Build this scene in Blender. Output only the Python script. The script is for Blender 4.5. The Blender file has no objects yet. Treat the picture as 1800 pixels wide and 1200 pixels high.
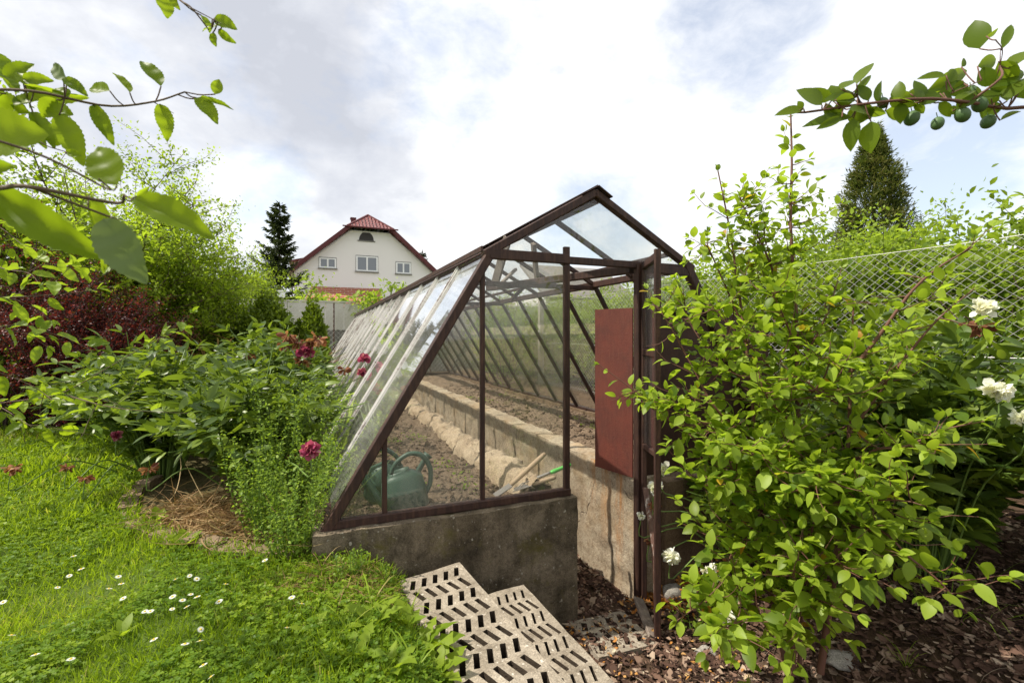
import bpy, math, random
import numpy as np
from mathutils import Vector, Matrix
random.seed(11)
rng = np.random.default_rng(11)
CAMZ, F, CX, HY = 1.1, 840.0, 900.0, 591.0
scene = bpy.context.scene
COL = scene.collection
R = math.radians
TH = R(22.5)
CT, ST = math.cos(TH), math.sin(TH)
P0 = np.array([-.914, 2.4])


def W(px, py, Y):                     # photo pixel + distance -> point of the place
    return np.array([(px - CX) / F * Y, Y, CAMZ + (HY - py) / F * Y])


def G(s, t, z):                       # greenhouse axes -> world
    return np.array([P0[0] + CT * s - ST * t, P0[1] + ST * s + CT * t, z])


def to_st(x, y):
    dx, dy = x - P0[0], y - P0[1]
    return CT * dx + ST * dy, -ST * dx + CT * dy


def sstep(x, a, b):
    u = np.clip((x - a) / (b - a), 0, 1)
    return u * u * (3 - 2 * u)


# ------------------------------------------------------------------ noise
def _h(ix, iy, iz, seed):
    n = np.sin(ix * 127.1 + iy * 311.7 + iz * 74.7 + seed * 53.37) * 43758.5453
    return n - np.floor(n)


def vnoise(P, seed=0):
    P = np.asarray(P, float)
    i = np.floor(P)
    f = P - i
    f = f * f * (3 - 2 * f)
    x, y, z = i[..., 0], i[..., 1], i[..., 2]
    fx, fy, fz = f[..., 0], f[..., 1], f[..., 2]
    r = 0
    for dx in (0, 1):
        for dy in (0, 1):
            for dz in (0, 1):
                w = (fx if dx else 1 - fx) * (fy if dy else 1 - fy) * (fz if dz else 1 - fz)
                r = r + w * _h(x + dx, y + dy, z + dz, seed)
    return r * 2 - 1


def fbm(P, scale=1., octv=4, seed=0):
    P = np.asarray(P, float) * scale
    a, r = 1., 0
    for k in range(octv):
        r = r + a * vnoise(P + 17.3 * k, seed + k)
        P = P * 2.03
        a *= .5
    return r


def norm(v):
    v = np.asarray(v, float)
    return v / np.maximum(np.linalg.norm(v, axis=-1, keepdims=True), 1e-9)


# ------------------------------------------------------------------ mesh builder
class MB:
    def __init__(self):
        self.V, self.Fs, self.Rr, self.n = [], [], [], 0
        self.lq = []

    def add(self, v, faces, r=.5):
        v = np.asarray(v, float).reshape(-1, 3)
        by = {}
        if isinstance(faces, np.ndarray):
            by[faces.shape[1]] = faces
        else:
            for f in faces:
                by.setdefault(len(f), []).append(f)
        for k, f in by.items():
            self.Fs.append(np.asarray(f, np.int64) + self.n)
        self.V.append(v)
        self.Rr.append(np.broadcast_to(np.asarray(r, float), (len(v),)).copy())
        self.n += len(v)
        return self

    def box(self, lo, hi, r=.5):
        (a, b, c), (d, e, f) = lo, hi
        v = [(a, b, c), (d, b, c), (d, e, c), (a, e, c), (a, b, f), (d, b, f), (d, e, f), (a, e, f)]
        return self.add(v, [(0, 3, 2, 1), (4, 5, 6, 7), (0, 1, 5, 4), (1, 2, 6, 5), (2, 3, 7, 6), (3, 0, 4, 7)], r)

    def bar(self, p0, p1, w, h, up=(0, 0, 1), r=.5, bev=.12):
        p0, p1, up = np.asarray(p0, float), np.asarray(p1, float), np.asarray(up, float)
        d = norm(p1 - p0)
        sd = norm(np.cross(d, up))
        u = np.cross(sd, d)
        b = bev * min(w, h)
        prof = [(-w / 2 + b, -h / 2), (w / 2 - b, -h / 2), (w / 2, -h / 2 + b), (w / 2, h / 2 - b), (w / 2 - b, h / 2), (-w / 2 + b, h / 2), (-w / 2, h / 2 - b), (-w / 2, -h / 2 + b)]
        a = [p0 + sd * x + u * y for x, y in prof] + [p1 + sd * x + u * y for x, y in prof]
        n = 8
        f = [(i, (i + 1) % n, n + (i + 1) % n, n + i) for i in range(n)] + [tuple(range(n - 1, -1, -1)), tuple(range(n, 2 * n))]
        return self.add(a, f, r)

    def tube(self, path, rad, n=6, r=.5, cap=True):
        path = np.asarray(path, float)
        k = len(path)
        rad = np.broadcast_to(np.asarray(rad, float), (k,))
        tan = norm(np.gradient(path, axis=0))
        ref = np.array([.13, .21, .97])
        if abs(np.dot(norm(path[-1] - path[0]), ref)) > .9:
            ref = np.array([.97, .13, .21])
        sd = norm(np.cross(tan, ref))
        u = np.cross(sd, tan)
        a = np.arange(n) * 2 * math.pi / n
        v = path[:, None, :] + rad[:, None, None] * (np.cos(a)[None, :, None] * sd[:, None, :] + np.sin(a)[None, :, None] * u[:, None, :])
        i = np.arange(k - 1)[:, None] * n
        j = np.arange(n)[None, :]
        f = np.stack([i + j, i + (j + 1) % n, i + n + (j + 1) % n, i + n + j], -1).reshape(-1, 4)
        self.add(v.reshape(-1, 3), f, r)
        if cap:
            m = self.n - k * n
            self.Fs.append(np.array([[m + x for x in range(n - 1, -1, -1)]]))
            self.Fs.append(np.array([[m + (k - 1) * n + x for x in range(n)]]))
        return self

    def leaves(self, pos, d, nrm, size, r, wid=None):
        pos = np.atleast_2d(pos)
        m = len(pos)
        wid = np.ones(m) if wid is None else np.broadcast_to(wid, (m,))
        self.lq.append((pos, np.broadcast_to(d, (m, 3)), np.broadcast_to(nrm, (m, 3)), np.broadcast_to(size, (m,)), np.broadcast_to(r, (m,)), wid))
        return self

    def flush(self, tpl, keep=None, dup=0, dj=.05):
        if not self.lq:
            return self
        tv, tf = tpl
        pos, d, nr, sz, rr, wd = [np.concatenate(x) for x in zip(*self.lq)]
        self.lq = []
        if dup:
            q = dup + 1
            m = len(pos)
            off = rng.normal(size=(m * q, 3)) * dj * [1, 1, .8]
            off[:m] = 0
            pos, d, nr = np.tile(pos, (q, 1)) + off, np.tile(d, (q, 1)), np.tile(nr, (q, 1))
            d[m:] += .8 * rng.normal(size=(m * dup, 3))
            nr[m:] += .4 * rng.normal(size=(m * dup, 3))
            sz, rr, wd = np.tile(sz, q) * rng.uniform(.75, 1.1, m * q), np.concatenate([rr, np.clip(np.tile(rr, dup) * .92 + .12 * rng.normal(size=m * dup), 0, .90)]), np.tile(wd, q)
        if keep is not None:
            k = keep(pos)
            pos, d, nr, sz, rr, wd = pos[k], d[k], nr[k], sz[k], rr[k], wd[k]
        d = norm(d)
        sd = norm(np.cross(d, nr))
        u = np.cross(sd, d)
        v = pos[:, None, :] + sz[:, None, None] * ((tv[None, :, 0] * wd[:, None])[..., None] * sd[:, None, :] + tv[None, :, 1, None] * d[:, None, :] + tv[None, :, 2, None] * u[:, None, :])
        m = len(tv)
        for f in tf:
            self.Fs.append((f[None] + (np.arange(len(pos)) * m)[:, None, None]).reshape(-1, f.shape[1]) + self.n)
        self.V.append(v.reshape(-1, 3))
        self.Rr.append(np.repeat(rr, m))
        self.n += len(pos) * m
        return self

    def build(self, name, mat, parent=None, origin=None, loc=None, rot=0., smooth=False, **tags):
        v = np.concatenate(self.V)
        if origin is not None:
            v = v - np.asarray(origin, float)
        loops = np.concatenate([f.reshape(-1) for f in self.Fs])
        tot = np.concatenate([np.full(len(f), f.shape[1]) for f in self.Fs])
        me = bpy.data.meshes.new(name)
        me.vertices.add(len(v))
        me.vertices.foreach_set('co', v.astype(np.float32).ravel())
        me.loops.add(len(loops))
        me.loops.foreach_set('vertex_index', loops.astype(np.int32))
        me.polygons.add(len(tot))
        me.polygons.foreach_set('loop_start', (np.cumsum(tot) - tot).astype(np.int32))
        me.polygons.foreach_set('loop_total', tot.astype(np.int32))
        me.polygons.foreach_set('use_smooth', np.full(len(tot), smooth))
        me.update(calc_edges=True)
        at = me.attributes.new('rnd', 'FLOAT', 'POINT')
        at.data.foreach_set('value', np.concatenate(self.Rr).astype(np.float32))
        me.materials.append(mat)
        o = bpy.data.objects.new(name, me)
        COL.objects.link(o)
        if parent is not None:
            o.parent = parent
        else:
            lc = loc if loc is not None else (origin if origin is not None else (0, 0, 0))
            o.location = [float(x) for x in lc]
            o.rotation_euler = (0, 0, rot)
        tag(o, **tags)
        return o


def tag(o, label=None, cat=None, group=None, kind=None):
    for k, x in (('label', label), ('category', cat), ('group', group), ('kind', kind)):
        if x:
            o[k] = x
    return o


def empty(name, loc, label, cat, group=None, rot=0.):
    o = bpy.data.objects.new(name, None)
    COL.objects.link(o)
    o.location = [float(x) for x in loc]
    o.rotation_euler = (0, 0, rot)
    o.empty_display_size = .1
    return tag(o, label, cat, group)


def clone(root, loc, rz, label, sc=1.):
    r = root.copy()
    COL.objects.link(r)
    r.location = [float(x) for x in loc]
    r.rotation_euler = (0, 0, rz)
    r.scale = (sc, sc, sc)
    r['label'] = label
    for ch in list(root.children):
        c = ch.copy()
        COL.objects.link(c)
        c.parent = r
        for g in ch.children:
            d = g.copy()
            COL.objects.link(d)
            d.parent = c
    return r


# ------------------------------------------------------------------ leaf templates (x width, y length, z normal)
def leaf_tpl(nl=4, width=.5, fold=.12, curl=.15, pa=1., serr=0., wave=0.):
    v = [(0, 0, 0)]
    for i in range(1, nl):
        y = i / nl
        w = width / 2 * math.sin(math.pi * y ** pa) ** .8
        w *= 1 + serr * (1 if i % 2 else -1)
        z = -curl * y * y
        zz = fold * w * 2 + wave * math.sin(i * 2.1)
        v += [(-w, y, z + zz), (0, y, z), (w, y, z + zz * .8)]
    v.append((0, 1, -curl))
    n = len(v)
    t, q = [(0, 2, 1), (0, 3, 2)], []
    for i in range(nl - 2):
        a = 1 + 3 * i
        q += [(a, a + 1, a + 4, a + 3), (a + 1, a + 2, a + 5, a + 4)]
    a = n - 4
    t += [(a, a + 1, n - 1), (a + 1, a + 2, n - 1)]
    fs = [np.array(t)]
    if q:
        fs.append(np.array(q))
    return np.array(v, float), fs


def blade_tpl(width=.05, curl=.4, nl=3):
    v = []
    for i in range(nl):
        y = i / nl
        w = width / 2 * (1 - .35 * y)
        v += [(-w, y, -curl * y * y), (w, y, -curl * y * y)]
    v.append((0, 1 - .12 * curl, -curl))
    q = [(2 * i, 2 * i + 1, 2 * i + 3, 2 * i + 2) for i in range(nl - 1)]
    return np.array(v, float), [np.array(q), np.array([(2 * nl - 2, 2 * nl - 1, 2 * nl)])]


TPL_SIMPLE = leaf_tpl(2, .5, .15, .12)
TPL_OV3 = leaf_tpl(3, .55, .12, .2, .85)
TPL_OV6 = leaf_tpl(6, .56, .13, .22, .85)
TPL_ROUND = leaf_tpl(4, .72, .1, .15, .9)
TPL_LANCE = leaf_tpl(4, .30, .12, .25, .9)
TPL_PETAL = leaf_tpl(4, .8, .25, -.25, 1.25, 0, .03)
TPL_BLADE = blade_tpl()
TPL_STRAP = blade_tpl(.035, .9, 5)
TPL_CLOVER = leaf_tpl(3, .95, .1, .05, 1.5)
UP = np.array([0, 0, 1.])


def rwalk(p0, d0, L, k=8, wob=.2, up=.0):
    p, d = np.array(p0, float), norm(d0)
    out = [p.copy()]
    for i in range(k):
        d = norm(d + wob * rng.normal(size=3) + np.array([0, 0, up]))
        p = p + d * L / k
        out.append(p.copy())
    return np.array(out)


def smooth_path(pts, k=16):            # Catmull-Rom through the points
    P = np.asarray(pts, float)
    P = np.vstack([2 * P[0] - P[1], P, 2 * P[-1] - P[-2]])
    out = []
    m = len(P) - 3
    for q in np.linspace(0, m, k):
        i = min(int(q), m - 1)
        t = q - i
        a, b, c, d = P[i:i + 4]
        out.append(.5 * (2 * b + (c - a) * t + (2 * a - 5 * b + 4 * c - d) * t * t + (3 * b - a - 3 * c + d) * t ** 3))
    return np.array(out)


def along(path, spacing, f0=0., f1=1.):
    seg = np.linalg.norm(np.diff(path, axis=0), axis=1)
    cum = np.concatenate([[0], np.cumsum(seg)])
    s = np.arange(cum[-1] * f0, cum[-1] * f1, spacing)
    if len(s) == 0:
        s = np.array([cum[-1] * f1])
    p = np.stack([np.interp(s, cum, path[:, i]) for i in range(3)], -1)
    tg = np.gradient(path, axis=0)
    t = norm(np.stack([np.interp(s, cum, tg[:, i]) for i in range(3)], -1))
    return p, t, s / cum[-1]


def leafy(mb, path, spacing, size, f0=0., perp=.9, droop=.1, lift=0., nj=.45, r0=0., r1=1., tip=True, per=1, flat=False):
    p, t, q = along(path, spacing, f0)
    p, t, q = np.repeat(p, per, 0), np.repeat(t, per, 0), np.repeat(q, per)
    n = len(p)
    a = np.arange(n) * (2.4 if per == 1 else math.pi) + (np.arange(n) // max(per, 1)) * (0 if per == 1 else math.pi / 2) + rng.uniform(0, .7, n)
    ref = np.array([.31, .17, .93])
    sd = norm(np.cross(t, ref))
    u = np.cross(sd, t)
    if flat:
        hs = norm(np.cross(t, UP) + 1e-6)
        rad = hs * np.where(np.arange(n) % 2, 1, -1)[:, None] + .35 * rng.normal(size=(n, 3))
    else:
        rad = np.cos(a)[:, None] * sd + np.sin(a)[:, None] * u
    d = t * .55 + rad * perp + np.array([0, 0, lift - droop]) + .15 * rng.normal(size=(n, 3))
    nr = UP + nj * rng.normal(size=(n, 3)) + .4 * rad * 0
    sz = size * rng.uniform(.65, 1.15, n) * (1 - .35 * q)
    mb.leaves(p + norm(rad) * size * .12, d, nr, sz, rng.uniform(r0, r1, n))
    if tip:
        m = 3
        mb.leaves(np.repeat(path[-1:], m, 0), norm(path[-1] - path[-2]) + .5 * rng.normal(size=(m, 3)), UP + nj * rng.normal(size=(m, 3)), size * .6 * rng.uniform(.6, 1, m), rng.uniform(r0, r1, m))


# ------------------------------------------------------------------ materials
class NT:
    def __init__(self, name):
        self.m = bpy.data.materials.new(name)
        self.m.use_nodes = True
        self.t = self.m.node_tree
        self.t.nodes.clear()
        self.out = self.n('ShaderNodeOutputMaterial')

    def n(self, typ, props=None, **inp):
        nd = self.t.nodes.new(typ)
        for k, x in (props or {}).items():
            setattr(nd, k, x)
        for k, x in inp.items():
            key = int(k[1:]) if k[0] == 'i' and k[1:].isdigit() else k.replace('_', ' ')
            self.set(nd.inputs[key], x)
        return nd

    def set(self, sock, x):
        if isinstance(x, bpy.types.Node):
            x = x.outputs[0]
        if isinstance(x, bpy.types.NodeSocket):
            self.t.links.new(x, sock)
        else:
            if sock.type == 'RGBA' and isinstance(x, (tuple, list)) and len(x) == 3:
                x = (*x, 1)
            sock.default_value = x

    def link(self, shader):
        self.t.links.new(shader.outputs[0], self.out.inputs[0])
        return self.m

    def coord(self, kind='Object'):
        return self.n('ShaderNodeTexCoord').outputs[kind]

    def mapping(self, co, sc=(1, 1, 1), loc=(0, 0, 0), rot=(0, 0, 0)):
        return self.n('ShaderNodeMapping', None, Vector=co, Scale=sc, Location=loc, Rotation=rot)

    def noise(self, co, scale, detail=4., rough=.55, dist=0.):
        return self.n('ShaderNodeTexNoise', None, Vector=co, Scale=scale, Detail=detail, Roughness=rough, Distortion=dist).outputs[0]

    def ramp(self, fac, stops, interp='LINEAR'):
        nd = self.n('ShaderNodeValToRGB')
        cr = nd.color_ramp
        cr.interpolation = interp
        while len(cr.elements) < len(stops):
            cr.elements.new(.5)
        for e, (p, c) in zip(cr.elements, stops):
            e.position = p
            e.color = (*c, 1) if not isinstance(c, (int, float)) else (c, c, c, 1)
        self.set(nd.inputs[0], fac)
        return nd.outputs[0]

    def mix(self, fac, a, b, mode='MIX'):
        nd = self.n('ShaderNodeMix', {'data_type': 'RGBA', 'blend_type': mode})
        self.set(nd.inputs[0], fac)
        self.set(nd.inputs[6], a)
        self.set(nd.inputs[7], b)
        return nd.outputs[2]

    def math(self, op, a, b=0., c=0., clamp=False):
        nd = self.n('ShaderNodeMath', {'operation': op, 'use_clamp': clamp})
        for s, x in zip(nd.inputs, (a, b, c)):
            self.set(s, x)
        return nd.outputs[0]

    def bump(self, h, strength=.5, dist=.01, normal=None):
        nd = self.n('ShaderNodeBump', None, Height=h, Strength=strength, Distance=dist)
        if normal is not None:
            self.set(nd.inputs['Normal'], normal)
        return nd.outputs[0]

    def bsdf(self, base, rough=.8, normal=None, spec=.3, metal=0., **kw):
        nd = self.n('ShaderNodeBsdfPrincipled', None, Roughness=rough, Metallic=metal, **kw)
        self.set(nd.inputs['Base Color'], base)
        nd.inputs['Specular IOR Level'].default_value = spec
        if normal is not None:
            self.set(nd.inputs['Normal'], normal)
        return nd


def leaf_mat(name, stops, trans=(.25, .4, .04), tf=.35, rough=.5, spec=.35):
    k = NT(name)
    w = lambda c: (min(.78 * c[1], c[0] * 1.34), c[1] * 1.05, c[2] * .7) if c[1] > c[0] * 1.02 and c[1] > c[2] * 1.5 else c
    stops = [(p, w(c)) for p, c in stops]
    trans = w(trans)
    a = k.n('ShaderNodeAttribute', {'attribute_name': 'rnd'}).outputs['Fac']
    base = k.ramp(a, stops)
    co = k.coord('Object')
    v = k.noise(co, 14., 2.)
    base = k.mix(k.math('MULTIPLY', v, .5), base, k.mix(1., base, (.55, .6, .5), 'MULTIPLY'))
    b = k.bsdf(base, rough, None, spec * .6)
    tc = k.mix(.5, k.mix(1., base, (2.2, 2.2, 1.2), 'MULTIPLY'), trans)
    tr = k.n('ShaderNodeBsdfTranslucent', None, Color=tc)
    mx = k.n('ShaderNodeMixShader')
    mx.inputs[0].default_value = tf
    k.set(mx.inputs[1], b)
    k.set(mx.inputs[2], tr)
    return k.link(mx)


def plain(name, col, rough=.6, spec=.3, bump=0., bscale=40., var=.3, metal=0.):
    k = NT(name)
    co = k.coord()
    v = k.noise(co, bscale * .3, 5)
    base = k.mix(k.math('MULTIPLY', v, var * 2), tuple(c * (1 + var * .5) for c in col), tuple(c * (1 - var) for c in col))
    nm = k.bump(k.noise(co, bscale, 4), bump, .004) if bump else None
    return k.link(k.bsdf(base, rough, nm, spec, metal))


def concrete(name, light, dark, grime, gz=None, grime_amt=.5, bump=.6, moss=None, rust=None, crack=False, chips=None, slot_shade=False):
    k = NT(name)
    co = k.coord()
    big = k.noise(co, 2.2, 5, .6, .4)
    mid = k.noise(co, 9., 5, .65)
    fine = k.noise(co, 70., 4, .7)
    grit = k.noise(co, 190., 3, .7)
    base = k.mix(k.ramp(big, [(.3, 0), (.7, 1)]), light, dark)
    base = k.mix(k.math('MULTIPLY', k.ramp(mid, [(.42, 0), (.7, 1)]), grime_amt), base, grime)
    streak = k.noise(k.mapping(co, (7, 7, .8)), 2.0, 4, .6)
    base = k.mix(k.math('MULTIPLY', k.ramp(streak, [(.5, 0), (.72, 1)]), grime_amt * .7), base, grime)
    base = k.mix(k.math('MULTIPLY', k.ramp(fine, [(.35, 1), (.55, 0)]), .45), base, k.mix(1., base, (.45, .42, .4), 'MULTIPLY'))
    base = k.mix(k.math('MULTIPLY', k.ramp(grit, [(.54, 0), (.66, 1)]), .5), base, k.mix(1., base, (2.1, 2.05, 1.95), 'MULTIPLY'))
    base = k.mix(k.math('MULTIPLY', k.ramp(grit, [(.34, 1), (.44, 0)]), .6), base, k.mix(1., base, (.35, .33, .3), 'MULTIPLY'))
    if chips:
        base = k.mix(k.ramp(k.noise(co, 38., 2, .5), [(.66, 0), (.72, 1)]), base, chips)
    if crack:
        sx0 = k.n('ShaderNodeSeparateXYZ')
        k.set(sx0.inputs[0], co)
        brd = k.n('ShaderNodeTexWave', {'wave_type': 'BANDS', 'bands_direction': 'Z'}, Vector=co, Scale=1.7, Distortion=1.2, Detail=4.).outputs[0]
        base = k.mix(k.math('MULTIPLY', k.ramp(brd, [(.0, 1), (.06, 0)]), .3), base, grime)
        base = k.mix(k.math('MULTIPLY', k.ramp(k.noise(co, 26., 6, .75), [(.38, 1), (.52, 0)]), .6), base, k.mix(1., base, (.5, .42, .36), 'MULTIPLY'))
        base = k.mix(k.math('MULTIPLY', k.ramp(k.noise(co, 3.1, 5, .6), [(.5, 0), (.66, 1)]), .5), base, (.35, .23, .12))
    if moss:
        base = k.mix(k.ramp(k.noise(co, 5.5, 6, .7), [(.56, 0), (.72, .8)]), base, moss)
    if rust:
        for (cx_, cy, wx, wy, z0, z1) in rust:
            sx = k.n('ShaderNodeSeparateXYZ')
            k.set(sx.inputs[0], co)
            a = k.math('DIVIDE', k.math('SUBTRACT', sx.outputs[1], cy), wy)
            g = k.math('SUBTRACT', 1., k.math('MULTIPLY', a, a), clamp=True)
            zz = k.math('DIVIDE', k.math('SUBTRACT', sx.outputs[2], z0), z1 - z0, clamp=True)
            nn = k.ramp(k.noise(k.mapping(co, (20, 20, 2.)), 2., 5, .7), [(.4, 0), (.62, 1)])
            fac = k.math('MULTIPLY', k.math('MULTIPLY', g, zz), k.math('MULTIPLY', nn, .8))
            base = k.mix(fac, base, (.40, .17, .045))
    if slot_shade:  # slot walls coloured near black, painting in the shade of the deep holes
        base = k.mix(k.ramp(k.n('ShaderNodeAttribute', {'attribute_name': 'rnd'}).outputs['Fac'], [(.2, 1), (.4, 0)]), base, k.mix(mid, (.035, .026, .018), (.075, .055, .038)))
    h = k.math('ADD', k.math('MULTIPLY', mid, .7), k.math('ADD', k.math('MULTIPLY', fine, .4), k.math('MULTIPLY', grit, .18)))
    pits = k.n('ShaderNodeTexVoronoi', None, Vector=co, Scale=46.).outputs['Distance']
    h = k.math('ADD', h, k.math('MULTIPLY', k.ramp(pits, [(.0, 0), (.25, 1)]), .25))
    if crack:
        dco = k.n('ShaderNodeVectorMath', {'operation': 'ADD'})
        k.set(dco.inputs[0], co)
        nz = k.n('ShaderNodeTexNoise', None, Vector=co, Scale=3., Detail=6.)
        sc = k.n('ShaderNodeVectorMath', {'operation': 'SCALE'})
        k.set(sc.inputs[0], nz.outputs[1])
        sc.inputs['Scale'].default_value = .35
        k.set(dco.inputs[1], sc)
        e = k.n('ShaderNodeTexVoronoi', {'feature': 'DISTANCE_TO_EDGE'}, Vector=dco, Scale=.75).outputs[0]
        cr = k.math('MULTIPLY', k.ramp(e, [(.0, 1), (.007, 0)]), k.ramp(k.noise(co, 4., 3), [(.42, 0), (.58, 1)]))
        base = k.mix(k.math('MULTIPLY', cr, .8), base, (.05, .035, .025))
        h = k.math('SUBTRACT', h, k.math('MULTIPLY', cr, .8))
    return k.link(k.bsdf(base, .92, k.bump(h, bump, .012), .2))


MAT = {}
MAT['front_wall'] = concrete('mossy_concrete', (.235, .19, .135), (.115, .09, .06), (.030, .023, .015), grime_amt=.8, moss=(.10, .085, .02), bump=.8, chips=(.3, .27, .22))
MAT['aisle_wall'] = concrete('pale_concrete', (.47, .395, .30), (.37, .295, .21), (.25, .185, .125), grime_amt=.5, bump=.9, crack=True,
                             rust=[(0, .36, 0, .07, -.45, .2), (0, .53, 0, .05, -.3, .2), (0, .2, 0, .05, -.7, -.1)])
MAT['kerb'] = concrete('rough_concrete', (.50, .40, .29), (.38, .28, .19), (.26, .18, .11), grime_amt=.3, bump=1.)
MAT['slab'] = concrete('slab_concrete', (.36, .315, .25), (.25, .21, .16), (.13, .105, .075), grime_amt=.75, bump=.8, chips=(.5, .46, .39), slot_shade=True)
MAT['base_wall'] = concrete('brown_concrete', (.24, .17, .11), (.14, .09, .055), (.07, .045, .03), grime_amt=.5, bump=.8)
MAT['grey_panel'] = concrete('panel_concrete', (.62, .60, .55), (.55, .53, .48), (.42, .40, .36), grime_amt=.25, bump=.2)
MAT['grey_base'] = concrete('plinth_concrete', (.26, .25, .24), (.2, .19, .18), (.12, .11, .1), grime_amt=.4, bump=.4)
MAT['edging'] = concrete('edging_stone', (.27, .20, .13), (.18, .125, .08), (.08, .06, .035), grime_amt=.6, bump=.8)
MAT['rock'] = concrete('rock', (.38, .35, .31), (.26, .24, .21), (.13, .11, .1), grime_amt=.4, bump=.8)


def rust_mat(name, a, b, c, paint=None, pf=.5, streak=.7):
    k = NT(name)
    co = k.coord()
    n1 = k.noise(co, 6., 6, .65, .5)
    n2 = k.noise(k.mapping(co, (30, 30, 4.)), 2., 5, .6)
    n3 = k.noise(co, 90., 3, .6)
    base = k.mix(k.ramp(n1, [(.35, 0), (.65, 1)]), a, b)
    base = k.mix(k.math('MULTIPLY', k.ramp(n2, [(.45, 0), (.7, 1)]), streak), base, c)
    if paint:
        ra = k.mapping(k.mapping(co, rot=(0, R(58.7), 0)), (3.2, 30, 30))
        pn = k.math('ADD', k.math('MULTIPLY', k.noise(ra, 1., 6, .7, .3), .75), k.math('MULTIPLY', k.noise(co, 60., 3, .6), .25))
        base = k.mix(k.ramp(pn, [(pf - .05, 0), (pf + .05, 1)]), base, k.mix(n1, paint, tuple(q * .72 for q in paint)))
    return k.link(k.bsdf(base, .62, k.bump(k.math('ADD', n3, n1), .5, .004), .35))


MAT['frame'] = rust_mat('rusty_brown_frame', (.040, .017, .012), (.024, .011, .009), (.085, .04, .025))
MAT['frame_white'] = rust_mat('peeling_frame', (.075, .035, .025), (.12, .07, .05), (.06, .03, .02), (.56, .54, .51), .44)
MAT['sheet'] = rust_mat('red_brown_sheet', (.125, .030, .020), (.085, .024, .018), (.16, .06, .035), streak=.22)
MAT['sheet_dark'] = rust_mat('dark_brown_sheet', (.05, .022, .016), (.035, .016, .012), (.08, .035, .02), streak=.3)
MAT['oldwood'] = rust_mat('weathered_board', (.20, .16, .13), (.12, .09, .07), (.28, .24, .2))


def glass_mat(name, dirt=.12, tint=(.975, .985, .975), dcol=(.50, .50, .44), refl=.85, edge=0.):
    k = NT(name)
    co = k.coord()
    tr = k.n('ShaderNodeBsdfTransparent', None, Color=tint)
    gl = k.n('ShaderNodeBsdfGlossy', None, Roughness=.03)
    gl.inputs['Color'].default_value = (1, 1, 1, 1)
    f = k.n('ShaderNodeLayerWeight', None, Blend=.5).outputs['Facing']
    fr = k.math('ADD', .03, k.math('MULTIPLY', k.math('POWER', f, 3.6), refl), clamp=True)
    m1 = k.n('ShaderNodeMixShader')
    k.set(m1.inputs[0], fr)
    k.set(m1.inputs[1], tr)
    k.set(m1.inputs[2], gl)
    df = k.n('ShaderNodeBsdfDiffuse', None, Color=dcol)
    tl = k.n('ShaderNodeBsdfTranslucent', None, Color=dcol)
    ad = k.n('ShaderNodeMixShader')
    ad.inputs[0].default_value = .6
    k.set(ad.inputs[1], df)
    k.set(ad.inputs[2], tl)
    n1 = k.noise(co, 2.3, 6, .65, .6)
    n2 = k.noise(k.mapping(co, (14, 14, 1.2)), 1.6, 5, .65)
    d = k.math('MULTIPLY', k.ramp(k.math('ADD', k.math('MULTIPLY', n1, .6), k.math('MULTIPLY', n2, .4)), [(.34, .25), (.66, 1.6)]), dirt)
    m2 = k.n('ShaderNodeMixShader')
    k.set(m2.inputs[0], d)
    k.set(m2.inputs[1], m1)
    k.set(m2.inputs[2], ad)
    return k.link(m2)


MAT['glass'] = glass_mat('greenhouse_glass', .08)
MAT['glass_dirty'] = glass_mat('dirty_glass', .085, dcol=(.40, .40, .32))
MAT['glass_door'] = glass_mat('door_glass', .07, dcol=(.30, .28, .28), tint=(.90, .90, .90))
MAT['glass_side'] = glass_mat('side_glass', .12, refl=1.3, dcol=(.72, .72, .68))
MAT['glass_gable'] = glass_mat('gable_glass', .03, refl=.6)

# ------------------------------------------------------------------ camera, sky, sun
cam = bpy.data.cameras.new('camera')
cam.sensor_width = 36
cam.lens = 36 * F / 1800
cam.shift_y = -9 / 1800
cam.clip_start = .03
cam.clip_end = 3000
cam.dof.use_dof = True
cam.dof.focus_distance = 3.2
cam.dof.aperture_fstop = 8
co_ = bpy.data.objects.new('camera', cam)
COL.objects.link(co_)
co_.location = (0, 0, CAMZ)
co_.rotation_euler = (R(90), 0, 0)
scene.camera = co_
scene.render.engine = 'CYCLES'
scene.cycles.transparent_max_bounces = 40
scene.cycles.max_bounces = 8
scene.cycles.use_denoising = True
scene.view_settings.view_transform = 'Standard'
scene.view_settings.look = 'None'
scene.view_settings.exposure = 0.46
scene.view_settings.gamma = 1

SUN = norm(np.array([-.562, -.085, .80]))
EL = math.asin(SUN[2])
AZ = math.atan2(SUN[0], SUN[1])
sl = bpy.data.lights.new('sun', 'SUN')
sl.energy = 5.0
sl.angle = R(.5)
sl.color = (1., .93, .82)
so = bpy.data.objects.new('sun', sl)
COL.objects.link(so)
so.rotation_euler = Vector(SUN).to_track_quat('Z', 'Y').to_euler()
so.location = (-6, -1, 9)

world = bpy.data.worlds.new('World')
scene.world = world
world.use_nodes = True


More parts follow.
